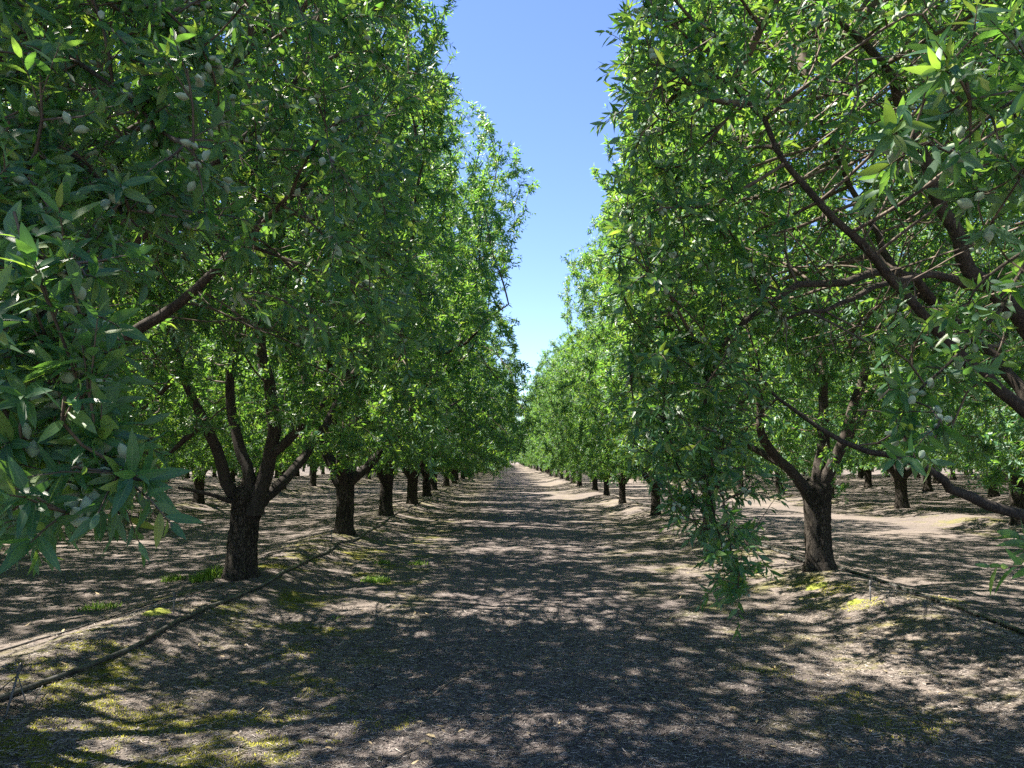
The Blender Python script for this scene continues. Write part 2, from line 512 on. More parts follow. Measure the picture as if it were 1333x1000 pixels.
def crown_points(rng, n, Rc, zb, zt, f0=0.45, lump=0.16):
    k = rng.normal(0, 1, (7, 3)) * np.array([2.2, 2.2, 2.6]); ph = rng.uniform(0, 6.28, 7)
    out = np.zeros((0, 3))
    ck = norm(rng.normal(0, 1, (10, 3))) * (6.283 / rng.uniform(0.7, 1.7, 10))[:, None]; cph = rng.uniform(0, 6.28, 10)
    while len(out) < n:
        t = rng.random(n); pr = np.interp(t, PROF_T, PROF_R)
        keep = rng.random(n) < (pr + 0.12)
        t, pr = t[keep], pr[keep]
        th = rng.uniform(0, 6.28, len(t))
        f = 1 - (1 - f0) * rng.random(len(t)) ** 1.7
        d = np.stack([np.cos(th) * pr, np.sin(th) * pr, (t - .5) * 2], 1)
        lm = 1 + lump * np.sin(d @ k.T + ph).sum(1) / 1.9
        r = Rc * pr * f * lm
        z = zb + (zt - zb) * (0.5 + (t - 0.5) * (0.9 + 0.1 * lm)) * 1.0
        # hollow under-side: the skirt hangs at the rim
        z = z + np.where(t < 0.12, (1 - f) * 0.9, 0)
        q = np.stack([r * np.cos(th), r * np.sin(th), z], 1)
        cl = np.sin(q @ ck.T + cph).sum(1) / 2.236          # clumps of leafy wood with gaps between
        q = q[rng.random(len(q)) < np.clip(0.5 + 0.75 * (cl - 0.10), 0.03, 1)]
        out = np.vstack([out, q])
    return out[:n]


def vase_limbs(rng, Rc, zf, zt, k=5, skip=None):
    """scaffold limbs of an open-vase almond, as guide polylines (local)"""
    G = []
    a0 = rng.uniform(0, 6.28)
    for i in range(k):
        az = a0 + i * 6.283 / k + rng.normal(0, 0.2)
        if skip is not None and skip(az): continue
        steep = rng.uniform(0.75, 1.15)
        reach = Rc * rng.uniform(0.46, 0.62) / steep
        top = zf + (zt - zf) * rng.uniform(0.60, 0.78) * min(1, steep)
        sw = rng.normal(0, 0.35)
        pts = []
        for s in (0, .08, .22, .42, .64, .84, 1.0):
            r = reach * s ** 0.78 + 0.03
            a = az + sw * s
            z = zf - 0.14 + (top - zf + 0.14) * s ** 1.10
            j = 0.10 * s
            pts.append((r * math.cos(a) + rng.normal(0, j), r * math.sin(a) + rng.normal(0, j), z + rng.normal(0, j * .6)))
        r0 = rng.uniform(0.062, 0.088)
        G.append(dict(pts=pts, r=(r0, 0.014), parent=None, kind='limb'))
        me = len(G) - 1
        for (s, sg) in ((0.30, 1), (0.5, -1)):
            if rng.random() < 0.85:
                b = np.array(pts[2 if s < .4 else 3])
                a = az + sg * rng.uniform(0.5, 0.9)
                L = Rc * rng.uniform(0.55, 0.8)
                e = rng.uniform(0.25, 0.9)
                q = [b]
                for u in (0.3, 0.65, 1.0):
                    q.append(b + np.array([math.cos(a) * L * u * math.cos(e), math.sin(a) * L * u * math.cos(e), L * u * math.sin(e) + 0.15 * u]) + rng.normal(0, 0.08, 3))
                G.append(dict(pts=q, r=(0.042, 0.010), parent=me, kind='limb'))
    return G


def build_tree_meshes(seed, guides, attract, zf, leaf=dict(), trunk_r=0.19, zroot=-0.15, fine=True, step=0.15, kill=0.27,
                      lean=(0, 0), inner=None, fruits=0, r_tip=0.0034, shoot_ok=None, base=None):
    """returns dict of mesh data: trunk, limbs[], twigs, foliage, fruit positions"""
    rng = np.random.default_rng(seed)
    # --- nodes from guides
    P = [np.array([0, 0, zf])]; par = [-1]; gr = [0.12]; isg = [True]; spray = [False]
    chains = []; gstart = []
    for g in guides:
        pts = resample(g['pts'], 0.13, rng, g.get('jit', 0.012))
        m = len(pts); rad = np.interp(np.linspace(0, 1, m), [0, 1], g['r'])
        if g['kind'] == 'limb': rad = rad * (1 + 0.45 * np.exp(-np.linspace(0, 1, m) * m * 0.13 / 0.16) * (g['parent'] is None))
        chains.append((pts, rad, g['kind']))
        if g['parent'] is None: pi = 0
        else:
            s0, ln = gstart[g['parent']]
            pp = np.array(P[s0:s0 + ln]); pi = s0 + int(np.linalg.norm(pp - pts[0], axis=1).argmin())
        gstart.append((len(P), m))
        for i in range(m):
            P.append(pts[i]); par.append(pi if i == 0 else len(P) - 2); gr.append(rad[i]); isg.append(True); spray.append(g['kind'] == 'spray')
    n0 = len(P)
    ok = np.array([i for i in range(1, n0) if P[i][2] > zf + 0.35 or spray[i]])
    P, par = colonise(np.array(P), np.array(par), attract, rng, step=step, kill=kill, grow_ok=ok)
    n = len(P)
    isg = np.zeros(n, bool); isg[:n0] = True
    spr = np.zeros(n, bool); spr[:n0] = spray
    kids = np.bincount(par[par >= 0], minlength=n)
    tips = (kids == 0).astype(float)
    for i in range(n - 1, 0, -1):
        tips[par[i]] += tips[i]
    rad = r_tip * np.maximum(tips, 1) ** 0.47
    rad[:n0] = np.maximum(np.array(gr), 0)
    cap = np.array([rad[par[i]] if par[i] >= 0 else 9 for i in range(n)])
    # main child
    mainc = np.full(n, -1, int)
    order = np.argsort(tips)
    for i in order:
        if par[i] >= 0 and not isg[i]: mainc[par[i]] = i
    for _ in range(2):
        has = (mainc >= 0) & (~isg) & (par >= 0)
        Q = P.copy(); idx = np.nonzero(has)[0]
        Q[idx] = 0.5 * P[idx] + 0.25 * (P[par[idx]] + P[mainc[idx]])
        P = Q
    # twig chains
    tw = {3: [], 5: [], 8: []}
    starts = [i for i in range(n0, n) if isg[par[i]] or mainc[par[i]] != i]
    for s in starts:
        ids = [s]
        while mainc[ids[-1]] >= 0: ids.append(mainc[ids[-1]])
        pts = np.vstack([P[par[s]][None], P[ids]])
        rr = np.concatenate([[min(rad[s] * 1.15, rad[par[s]])], rad[ids]])
        mr = rr.max()
        tw[8 if mr > 0.02 else (5 if mr > 0.009 else 3)].append((pts, rr))
    # --- shoots on the thin wood
    lam = leaf.get('per_node', 1.0); nl = leaf.get('nl', 10); lmax = leaf.get('tips', 5)
    size = leaf.get('size', 1.0); detail = leaf.get('detail', True)
    cand = np.nonzero((~isg) & (tips <= lmax))[0]
    sp = np.nonzero(spr)[0]
    d = np.zeros((n, 3)); d[1:] = norm(P[1:] - P[par[1:]])
    reps = rng.poisson(lam, len(cand)) + (kids[cand] == 0)
    if inner is not None:
        reps = np.where(inner(P[cand]), rng.poisson(lam * leaf.get('inner', 0.25), len(cand)), reps)
    idx = np.repeat(cand, reps)
    if len(sp):
        idx = np.concatenate([idx, np.repeat(sp, rng.poisson(leaf.get('spray', 2.2), len(sp)))])
    if shoot_ok is not None:
        idx = idx[shoot_ok(P[idx])]
    O = P[idx] - d[idx] * (rng.random(len(idx)) * step)[:, None]
    D = norm(d[idx] * 0.55 + rng.normal(0, 0.55, (len(idx), 3)) + np.array([0, 0, 0.12]))
    tipm = (kids[idx] == 0)
    D[tipm] = norm(d[idx[tipm]] + rng.normal(0, 0.3, (tipm.sum(), 3)))
    Ln = rng.uniform(0.03, 0.22, len(idx)); Ln[tipm] *= 1.25
    if leaf.get('lenmul'): Ln *= leaf['lenmul']
    LV, LF = shoots_to_leaves(O, D, Ln, nl, rng, size, leaf.get('droop', 0.35), detail)
    res = dict(foliage=mesh_np('foliage', LV, LF, M_LEAF, smooth=bool(detail)))
    if detail == 2:
        am = res['foliage'].attributes.new('midrib', 'FLOAT', 'POINT')
        w_ = np.zeros(14, np.float32); w_[[0, 2, 5, 8, 11, 13]] = 1
        am.data.foreach_set('value', np.tile(w_, len(LV) // 14))
    nleaf = len(LV) // {0: 4, 1: 8, 2: 14}[int(detail)]
    if leaf.get('stems', True):
        tw[3].extend([(np.stack([O[i], O[i] + D[i] * Ln[i] * 0.55, O[i] + D[i] * Ln[i] - np.array([0, 0, 0.08 * Ln[i]])]), np.array([.0026, .0021, .0012])) for i in range(len(O))])
    vs, fs, off = [], {3: [], 4: [], 5: [], 8: []}, 0
    for k, ch in tw.items():
        if not ch: continue
        v, f = tubes(ch, k, cap=False)
        vs.append(v); fs[4].append(f[0] + off); off += len(v)
    res['twigs'] = mesh_np('branchwork', np.concatenate(vs), [np.concatenate(fs[4])], M_TWIG)
    # --- limbs
    res['limbs'] = []
    for (pts, rr, kind) in chains:
        v, f = tubes([(pts, rr)], 12 if fine else 7, cap=True, lump=0.05 if kind == 'limb' else 0.02, rng=rng)
        res['limbs'].append((kind, mesh_np('limb', v, f, M_LIMB)))
    # --- trunk
    k = 36 if fine else 14
    zs = np.linspace(zroot, zf + 0.10, 26 if fine else 10)
    t = (zs - 0) / zf
    prof = np.interp(t, [-.2, 0, .08, .25, .6, .85, 1.0, 1.12], [1.45, 1.32, 1.12, 1.0, .95, 1.02, 1.10, .62]) * trunk_r
    a = np.arange(k) * 2 * math.pi / k
    A_, Z_ = np.meshgrid(a, zs)
    ridge = vnoise(A_ * k / 6.283 * (0.62), Z_ * 5 + 3 * seed, seed) - .5
    lob = 0.10 * np.sin(A_ * 3 + seed) * np.interp(Z_, [0, zf * .4, zf * .8, zf], [1, .25, .4, 1.2]) + 0.05 * np.sin(A_ * 5 + 2.1 * seed)
    rr = prof[:, None] * (1 + lob + 0.13 * ridge + (0.02 * rng.standard_normal(A_.shape)))
    lx = lean[0] * (Z_ - zf) * 1.0; ly = lean[1] * (Z_ - zf)
    v = np.stack([rr * np.cos(A_) + lx, rr * np.sin(A_) + ly, Z_ + 0.03 * np.sin(A_ * 2 + seed) * (Z_ > zf * .9)], -1).reshape(-1, 3)
    v = np.vstack([v, [[0, 0, zf + 0.16]]])
    i = np.arange(len(zs) - 1)[:, None] * k; j = np.arange(k); j2 = (j + 1) % k
    q = np.stack([i + j, i + j2, i + k + j2, i + k + j], -1).reshape(-1, 4)
    tp = np.stack([(len(zs) - 1) * k + j, (len(zs) - 1) * k + j2, np.full(k, len(v) - 1)], -1)
    res['trunk'] = mesh_np('trunk', v, [q, tp], M_TRUNK)
    # --- fruit sites: on the spurs, in ones to fours
    if fruits:
        pick = list(rng.choice(len(O), min(fruits, len(O)) // 2, replace=False))
        if base is not None:        # spurs on the track side of the crown bear more
            fx, fy, fd = seen(O + base)
            cell = (fx // 46).astype(int) * 1000 + (fy // 46).astype(int)
            o = np.argsort(fd); o = o[(fd[o] > 0.8) & (fx[o] > 0) & (fx[o] < 1333) & (fy[o] > 0) & (fy[o] < 800)]
            seen_c = {}
            for q in o:
                k_ = seen_c.get(cell[q], 0)
                if k_ < 5 and rng.random() < 0.33:
                    pick.append(q)
                seen_c[cell[q]] = k_ + 1
        F = []
        for p in pick:
            for _ in range(rng.choice([1, 2, 2, 3, 3, 4])):
                F.append(O[p] + rng.normal(0, 0.020, 3) + np.array([0, 0, -0.012]))
        res['fruit'] = np.array(F)
    res['nleaf'] = nleaf
    return res


def merge_fruit(F, rng, scale=1.0):
    vs, fs = [], []
    for i, p in enumerate(F):
        q = rng.normal(0, 1, 3); q[2] -= .6; q /= np.linalg.norm(q)
        u = np.cross(q, [0.3, .5, .8]); u /= np.linalg.norm(u); w = np.cross(q, u)
        s = rng.uniform(0.030, 0.040) * scale
        vs.append(p + (FV2[:, :1] * u + FV2[:, 1:2] * w + FV2[:, 2:3] * q) * s); fs.append(FF2 + i * len(FV2))
    return mesh_np('almond_fruit', np.concatenate(vs), [np.concatenate(fs)], M_FRUIT)


ORCHARD = 'almond trees in the orchard rows'


def assemble(res, base, label, rng, n_single=0):
    root = bpy.data.objects.new('almond_tree', None); COL.objects.link(root)
    root.location = base
    tag(root, label, 'tree', ORCHARD)
    link('trunk', res['trunk'], root)
    for kind, me in res['limbs']:
        link('limb' if kind == 'limb' else 'hanging_branch', me, root)
    link('branchwork', res['twigs'], root)
    link('foliage', res['foliage'], root)
    F = res.get('fruit')
    if F is not None and len(F):
        if n_single:
            px, py, dz = seen(F + np.array(base))
            vis = (px > -20) & (px < 1353) & (py > -20) & (py < 1000) & (dz > 0.3)
            o = np.argsort(np.where(vis, dz, 1e6)); o = o[:min(n_single, int(vis.sum()))]
            rest = np.setdiff1d(np.arange(len(F)), o)
            for i in o:
                f = link('almond_fruit', FRUIT_ME, root, F[i])
                s = rng.uniform(0.031, 0.040); f.scale = (s, s, s * rng.uniform(0.95, 1.15))
                f.rotation_euler = (rng.normal(0, 0.7) + math.pi * (rng.random() < .7), rng.normal(0, 0.7), rng.uniform(0, 6.28))
        else:
            rest = np.arange(len(F))
        if len(rest):
            s = link('almond_fruit', merge_fruit(F[rest], rng), root); s['kind'] = 'stuff'
    return root


def copy_tree(root):
    r = root.copy(); COL.objects.link(r)
    for ch in list(root.children):
        c = ch.copy(); COL.objects.link(c); c.parent = r
        for g in list(ch.children):
            d = g.copy(); COL.objects.link(d); d.parent = c
    return r


# ------------------------------------------------------------------ near trees, one by one
def base_at(x, y):
    return np.array([x, y, float(ground_z(np.array([x]), np.array([y]))[0])])


def loc(pts, base):
    return [np.asarray(p, float) - base for p in pts]


ARNG = np.random.default_rng(5)
TREE_YL = [-0.7, 4.5, 9.65] + [14.75 + 5.22 * i for i in range(46)]
TREE_YR = [-0.6, 4.7, 10.0] + [15.3 + 5.22 * i for i in range(46)]
near_count = {}


def frustum(rng, n, xr, yr, dr):
    return np.array([at(rng.uniform(*xr), rng.uniform(*yr), rng.uniform(*dr)) for _ in range(n)])


def spread_blob(rng, pts, n, r):
    """growth points round a hanging line"""
    pts = resample(pts, 0.05)
    i = rng.integers(0, len(pts), n)
    return pts[i] + rng.normal(0, r, (n, 3))


# --- the tree beside the camera, left row: big hanging sprays
B = base_at(ROW_L, -0.7)
zf = 1.0
g = vase_limbs(ARNG, 2.9, zf, 8.2, 5)
up = [(-3.05, -0.55, 1.05), (-2.75, 0.1, 2.0), (-2.3, 1.0, 2.9), (-1.75, 1.75, 3.15), (-1.5, 2.1, 3.0)]
g.append(dict(pts=loc(up, B), r=(0.075, 0.022), parent=None, kind='limb')); iu = len(g) - 1
sprays = [
    [up[-1], at(-60, 60, 2.15), at(10, 190, 1.95), at(48, 330, 1.75), at(70, 450, 1.6), at(100, 580, 1.5), at(118, 665, 1.45)],
    [up[-2], at(-120, 200, 1.9), at(-60, 350, 1.65), at(-10, 470, 1.52), at(30, 580, 1.42)],
    [up[-1], at(-40, 20, 2.2), at(60, 60, 2.15), at(150, 110, 2.1), at(210, 170, 2.05)],
    [up[-1], at(-20, -40, 2.4), at(120, -10, 2.3), at(220, 20, 2.2), at(265, 60, 2.15)],
    [up[-1], at(-30, 110, 2.3), at(60, 180, 2.2), at(130, 235, 2.1), at(165, 285, 2.05)],
]
for s in sprays: g.append(dict(pts=loc(s, B), r=(0.012, 0.0035), parent=iu, kind='spray', jit=0.006))
i1 = len(g) - 5
g.append(dict(pts=loc([at(90, 540, 1.53), at(130, 585, 1.48), at(168, 612, 1.44), at(185, 625, 1.42)], B), r=(0.006, 0.003), parent=i1, kind='spray', jit=0.004))
A = crown_points(ARNG, 1300, 3.0, 1.9, 7.6) + B
px, py, dz = seen(A)
high = (py < -60) | (A[:, 2] > 6)
okA = ~((dz > -0.5) & (A[:, 0] > -0.36 * A[:, 1] - 0.25) & (A[:, 1] > 0.2)) & (A[:, 0] < -0.9) & ~((A[:, 1] > 0.9) & (A[:, 2] < 2.1)) & ~((A[:, 1] > -0.5) & (A[:, 1] < 1.5) & (A[:, 0] > -1.5))
A = A[okA]
VOL0 = np.concatenate([frustum(ARNG, 480, (-80, 125), (330, 700), (1.4, 1.95)), frustum(ARNG, 230, (-80, 330), (-60, 330), (1.9, 2.9))])
A2 = np.concatenate([spread_blob(ARNG, sprays[0][2:], 520, 0.10), spread_blob(ARNG, sprays[1][1:], 420, 0.11), spread_blob(ARNG, sprays[2][1:], 90, 0.13), spread_blob(ARNG, sprays[3][1:], 90, 0.13), spread_blob(ARNG, sprays[4][1:], 70, 0.12), VOL0])
px, py, dz = seen(A2)
A2 = A2[(px < np.interp(py, [0, 300, 350, 600, 640, 760], [330, 300, 150, 150, 170, 150])) & (dz > 1.25) & (py < 690)]
res = build_tree_meshes(11, g, np.vstack([A, A2, ARNG.uniform([-4.6, 0.2, 2.8], [-1.9, 2.3, 6.0], (450, 3))]) - B, zf, base=B, leaf=dict(per_node=0.75, nl=11, size=0.88, tips=5, spray=2.4, droop=0.28, lenmul=0.7, detail=2), kill=0.085, step=0.085, fruits=260,
                        shoot_ok=lambda p: (seen(p + B)[1] < 700) & ((seen(p + B)[1] < -40) | ~((p[:, 1] + B[1] > 0) & (p[:, 0] + B[0] > -0.30 * (p[:, 1] + B[1]) - 0.12))))
near_count['NL0'] = res['nleaf']
assemble(res, B, 'almond tree at the frame edge, its large leafy sprays hanging closest over the left berm', ARNG, 90)

# --- second tree of the left row: bare limbs rising over the frame's left side
B = base_at(ROW_L, 4.5)
zf = 1.05
g = vase_limbs(ARNG, 3.2, zf, 8.6, 5, skip=lambda az: math.cos(az) > 0.1)
LA = [(-3.2, 4.5, 1.1), (-2.95, 4.5, 1.6), at(100, 495, 4.45), at(165, 440, 4.4), at(232, 393, 4.35), at(300, 330, 4.3), at(370, 270, 4.3), at(430, 200, 4.35)]
LB = [(-3.25, 4.45, 1.1), (-3.2, 4.4, 1.9), at(-30, 430, 4.4), at(85, 372, 4.35), at(180, 310, 4.3), at(250, 245, 4.2), at(330, 170, 4.15), at(400, 90, 4.1)]
LC = [(-3.25, 4.45, 1.1), (-3.3, 4.3, 2.0), at(-40, 300, 4.0), at(40, 250, 3.9), at(130, 190, 3.8), at(240, 130, 3.75), at(330, 60, 3.8)]
LD = [at(40, 250, 3.9), at(150, 270, 3.9), at(250, 290, 4.0), at(360, 330, 4.1)]
for q, r in ((LA, (0.054, 0.012)), (LB, (0.056, 0.012)), (LC, (0.06, 0.012))):
    g.append(dict(pts=loc(q, B), r=r, parent=None, kind='limb'))
g.append(dict(pts=loc(LD, B), r=(0.03, 0.008), parent=len(g) - 1, kind='limb'))
A = crown_points(ARNG, 8200, 3.45, 2.0, 8.7, f0=0.5) + B
px, py, dz = seen(A)
okA = ((py < -60) | ((A[:, 0] < -0.5) & (A[:, 0] < -0.10 * A[:, 1] - 0.05))) & ~((A[:, 0] < -1.0) & (A[:, 1] < 5.5) & (A[:, 2] < 2.9) & (ARNG.random(len(A)) < 0.75)) & ~((A[:, 1] < 2.6) & (A[:, 2] < 2.5))
A = A[okA]
mid = ARNG.uniform([-2.3, 2.7, 2.2], [-0.55, 5.2, 4.8], (2600, 3))
px, py, dz = seen(mid); mid = mid[(px < 560) & ~((px < 260) & (py > 300)) & (py < 500 - np.abs(px - 430) * 0.3)]
res = build_tree_meshes(12, g, np.vstack([A, mid, ARNG.uniform([-5.2, 2.6, 4.4], [-1.2, 6.8, 8.2], (2600, 3))]) - B, zf, base=B, leaf=dict(per_node=1.35, nl=11, size=1.0, tips=5, inner=0.12), kill=0.17, step=0.12, fruits=700, inner=lambda p: (p[:, 2] < 3.2) & (p[:, 1] < 1.5) & (p[:, 0] < 2.0),
                        shoot_ok=lambda p: (seen(p + B)[1] < -40) | (p[:, 0] + B[0] < -0.085 * (p[:, 1] + B[1]) - 0.05))
near_count['NL1'] = res['nleaf']
assemble(res, B, 'almond tree with thin bare limbs slanting up behind the hanging sprays, trunk out of frame', ARNG, 90)

# --- third tree of the left row: the thick forked trunk
B = base_at(ROW_L, 9.65)
zf = 0.98
g = []
def limb(pts, r0, r1, parent=None): g.append(dict(pts=loc(pts, B), r=(r0, r1), parent=parent, kind='limb'))
D0 = 9.6
limb([at(325, 668, D0), at(300, 640, D0), at(285, 600, 9.5), at(265, 550, 9.4), at(235, 480, 9.3), at(215, 400, 9.2), at(190, 300, 9.1)], .085, .014)
limb([at(325, 668, D0), at(325, 615, D0), at(308, 570, 9.7), at(300, 500, 9.8), at(310, 420, 9.8), at(300, 330, 9.9), at(320, 220, 9.9)], .08, .014)
limb([at(330, 668, D0), at(350, 600, D0), at(355, 530, 9.5), at(340, 440, 9.4), at(350, 340, 9.4), at(375, 240, 9.3), at(390, 120, 9.2)], .098, .015)
limb([at(355, 590, 9.55), at(400, 545, 9.4), at(450, 500, 9.3), at(500, 430, 9.2), at(530, 340, 9.1), at(545, 230, 9.0)], .062, .012, 2)
limb([at(330, 668, D0), at(365, 630, 9.9), at(400, 590, 10.3), at(440, 520, 10.6), at(470, 420, 10.8), at(480, 300, 10.9)], .075, .012)
limb([at(320, 660, D0), at(280, 645, 9.4), at(230, 635, 9.3)], .035, .015)
limb([at(265, 550, 9.4), at(215, 590, 9.3), at(170, 585, 9.2)], .04, .015, 0)
limb([at(235, 480, 9.3), at(190, 530, 9.1), at(160, 540, 9.0)], .035, .014, 0)
A = crown_points(ARNG, 8200, 3.35, 1.3, 8.8, f0=0.36) + B
okA = (A[:, 0] < -0.060 * A[:, 1] - 0.1) & ~((A[:, 1] < 9.3) & (A[:, 2] < 3.0) & (A[:, 0] < -2.3) & (ARNG.random(len(A)) < 0.6))
res = build_tree_meshes(13, g, np.vstack([A[okA], ARNG.uniform([-5.2, 6.0, 2.5], [-0.9, 8.2, 6.8], (1500, 3))]) - B, zf, leaf=dict(per_node=2.0, nl=12, size=1.05, tips=5, inner=0.25), kill=0.17, step=0.125, fruits=300, trunk_r=0.176, inner=lambda p: (np.hypot(p[:, 0], p[:, 1]) < 1.5) & (p[:, 2] < 5),
                        lean=(0.07, 0.0))
near_count['NL2'] = res['nleaf']
assemble(res, B, 'almond tree with the thick dark forked trunk beside the hose on the left berm', ARNG, 30)

# --- tree beside the camera, right row
ARNG.random(3)
B = base_at(ROW_R, -0.6)
zf = 1.0
g = vase_limbs(ARNG, 2.8, zf, 7.6, 5)
up = [(3.8, -0.45, 1.05), (3.4, 0.3, 2.2), (2.8, 1.2, 2.9), (2.2, 1.9, 2.95), (1.95, 2.2, 2.75)]
g.append(dict(pts=loc(up, B), r=(0.07, 0.018), parent=None, kind='limb')); iu = len(g) - 1
sprays = [
    [up[-1], at(1340, 330, 2.5), at(1300, 405, 2.45), at(1250, 455, 2.4), at(1205, 500, 2.4), at(1165, 540, 2.4)],
    [up[-2], at(1420, 60, 2.1), at(1345, 120, 2.0), at(1290, 150, 1.9), at(1240, 200, 1.85)],
    [up[-2], at(1430, 140, 2.0), at(1370, 190, 1.9), at(1320, 230, 1.85)],
    [up[-1], at(1380, 260, 2.4), at(1345, 320, 2.4), at(1290, 360, 2.4), at(1265, 395, 2.4)],
    [up[-2], at(1500, 400, 2.3), at(1470, 600, 2.2), at(1410, 720, 2.1), at(1372, 752, 2.05)],
]
for s in sprays: g.append(dict(pts=loc(s, B), r=(0.010, 0.003), parent=iu, kind='spray', jit=0.006))
A = crown_points(ARNG, 2200, 2.8, 1.9, 7.6) + B
okA = (A[:, 0] > 1.3) & ~((A[:, 1] > 0) & (A[:, 0] < 0.60 * A[:, 1] + 0.6)) & ~((A[:, 1] > 0.3) & (A[:, 2] < 2.3))
A2 = np.concatenate([spread_blob(ARNG, sprays[0][3:], 90, 0.08), spread_blob(ARNG, sprays[1][1:], 130, 0.10), spread_blob(ARNG, sprays[2][1:], 110, 0.10), spread_blob(ARNG, sprays[3][2:], 22, 0.06), spread_blob(ARNG, sprays[4][3:], 5, 0.03)])
res = build_tree_meshes(14, g, np.vstack([A[okA], A2]) - B, zf, base=B, leaf=dict(per_node=0.75, nl=10, size=0.95, tips=5, spray=0.8, droop=0.25, lenmul=0.7, detail=2), kill=0.085, step=0.085, fruits=260,
                        shoot_ok=lambda p: ~((p[:, 1] + B[1] > 0) & (seen(p + B)[0] < 1150)) & ~((p[:, 1] + B[1] > 1.5) & (p[:, 2] + B[2] > 1.9) & (p[:, 0] + B[0] < 0.58 * (p[:, 1] + B[1]) - 0.12) & (p[:, 2] + B[2] > 2.1)))
near_count['NR0'] = res['nleaf']
assemble(res, B, 'almond tree at the frame edge, its pale fruiting sprays hanging closest over the right side', ARNG, 90)

# --- second tree of the right row: heavy limbs leaning over, curtain of leaves
B = base_at(ROW_R, 4.7)
zf = 1.12
g = vase_limbs(ARNG, 2.9, zf, 8.0, 4, skip=lambda az: math.cos(az) < -0.5)
def limb2(pts, r0, r1, parent=None, kind='limb'): g.append(dict(pts=loc(pts, B), r=(r0, r1), parent=parent, kind=kind, jit=0.022)); return len(g) - 1
f0 = (3.95, 4.65, 1.1)
a = limb2([(3.9, 4.62, 0.78), (3.5, 4.55, 0.99), at(1345, 681, 4.5), at(1252, 636, 4.4), at(1220, 619, 4.4), at(1160, 600, 4.4), at(1100, 576, 4.5), at(1040, 535, 4.55), at(1005, 500, 4.6), at(985, 462, 4.6)], .048, .005)
b = limb2([f0, (3.55, 4.6, 1.75), at(1333, 535, 4.6), at(1245, 452, 4.4), at(1155, 362, 4.2), at(1085, 282, 4.0), at(1010, 180, 3.95), at(930, 100, 4.0)], .050, .010)
c = limb2([f0, (3.65, 4.7, 1.9), at(1345, 450, 4.8), at(1288, 375, 4.7), at(1235, 300, 4.6), at(1200, 210, 4.5), at(1180, 125, 4.4), at(1120, 60, 4.3), at(1050, -20, 4.3)], .076, .014)
d_ = limb2([f0, (3.6, 5.0, 1.7), at(1310, 490, 5.3), at(1225, 405, 5.5), at(1150, 330, 5.6), at(1100, 220, 5.6), at(1050, 110, 5.6)], .056, .010)
e = limb2([at(1240, 415, 5.4), at(1180, 358, 5.0), at(1080, 370, 4.6), at(1000, 400, 4.4), at(930, 460, 4.4), at(905, 560, 4.4)], .035, .010, d_)
h = limb2([at(1288, 375, 4.7), at(1180, 360, 4.5), at(1080, 400, 4.3), at(1030, 420, 4.2)], .028, .008, c)
cur = [
    [at(930, 460, 4.4), at(925, 500, 4.5), at(915, 590, 4.4), at(945, 680, 4.3), at(962, 765, 4.25)],
    [at(930, 460, 4.4), at(890, 450, 4.6), at(870, 540, 4.6), at(880, 620, 4.5), at(905, 670, 4.4)],
    [at(905, 560, 4.4), at(920, 640, 4.35), at(940, 715, 4.3)],
    [at(930, 460, 4.4), at(850, 430, 4.7), at(820, 500, 4.7), at(825, 580, 4.7)],
]
for i, s in enumerate(cur): limb2(s, .010, .003, e, 'spray')
A = crown_points(ARNG, 5200, 2.95, 2.0, 8.0, f0=0.5) + B
okA = (A[:, 0] > 0.10 * A[:, 1] + 0.42) & ~((A[:, 0] > 1.5) & (A[:, 1] < 5.6) & (A[:, 2] < 3.9) & (ARNG.random(len(A)) < 0.55)) & ~((A[:, 1] < 2.6) & (A[:, 2] < 2.6)) & ~((A[:, 1] < 6) & (A[:, 2] < 2.2))
A = A[okA]
VOL2 = frustum(ARNG, 900, (990, 1340), (160, 470), (3.8, 5.6))
cm = ARNG.uniform([0.75, 3.9, 1.2], [2.1, 5.8, 3.9], (1900, 3))
px, py, dz = seen(cm)
edge_l = np.interp(py, [200, 300, 400, 480, 560, 640], [800, 830, 815, 805, 805, 880])
edge_r = np.interp(py, [200, 300, 400, 480, 560, 640], [1000, 1000, 1010, 990, 975, 950])
cm = cm[(px > edge_l) & (px < edge_r) & (py < 640)]
cb = np.concatenate([spread_blob(ARNG, s, 420, 0.13) for s in cur])
VOL1 = np.concatenate([frustum(ARNG, 1500, (795, 1380), (-80, 170), (3.2, 4.8)), ARNG.uniform([1.1, 5.0, 2.7], [2.4, 7.6, 5.0], (800, 3)), frustum(ARNG, 700, (800, 1010), (150, 420), (3.7, 5.0))])
cb = np.concatenate([cb, spread_blob(ARNG, [at(900, 560, 4.4), at(915, 620, 4.35), at(935, 690, 4.3), at(958, 755, 4.25)], 900, 0.12)])
px, py, dz = seen(cb); cb = cb[(px > np.interp(py, [480, 640, 700, 780], [815, 860, 905, 940])) & (px < 992) & (py < 770)]
ALL = np.vstack([A, cm, cb, VOL1, VOL2, ARNG.uniform([1.2, 2.6, 4.5], [6.0, 7.0, 7.6], (2400, 3))])
ALL = ALL[ALL[:, 0] > 0.085 * ALL[:, 1] + 0.24]
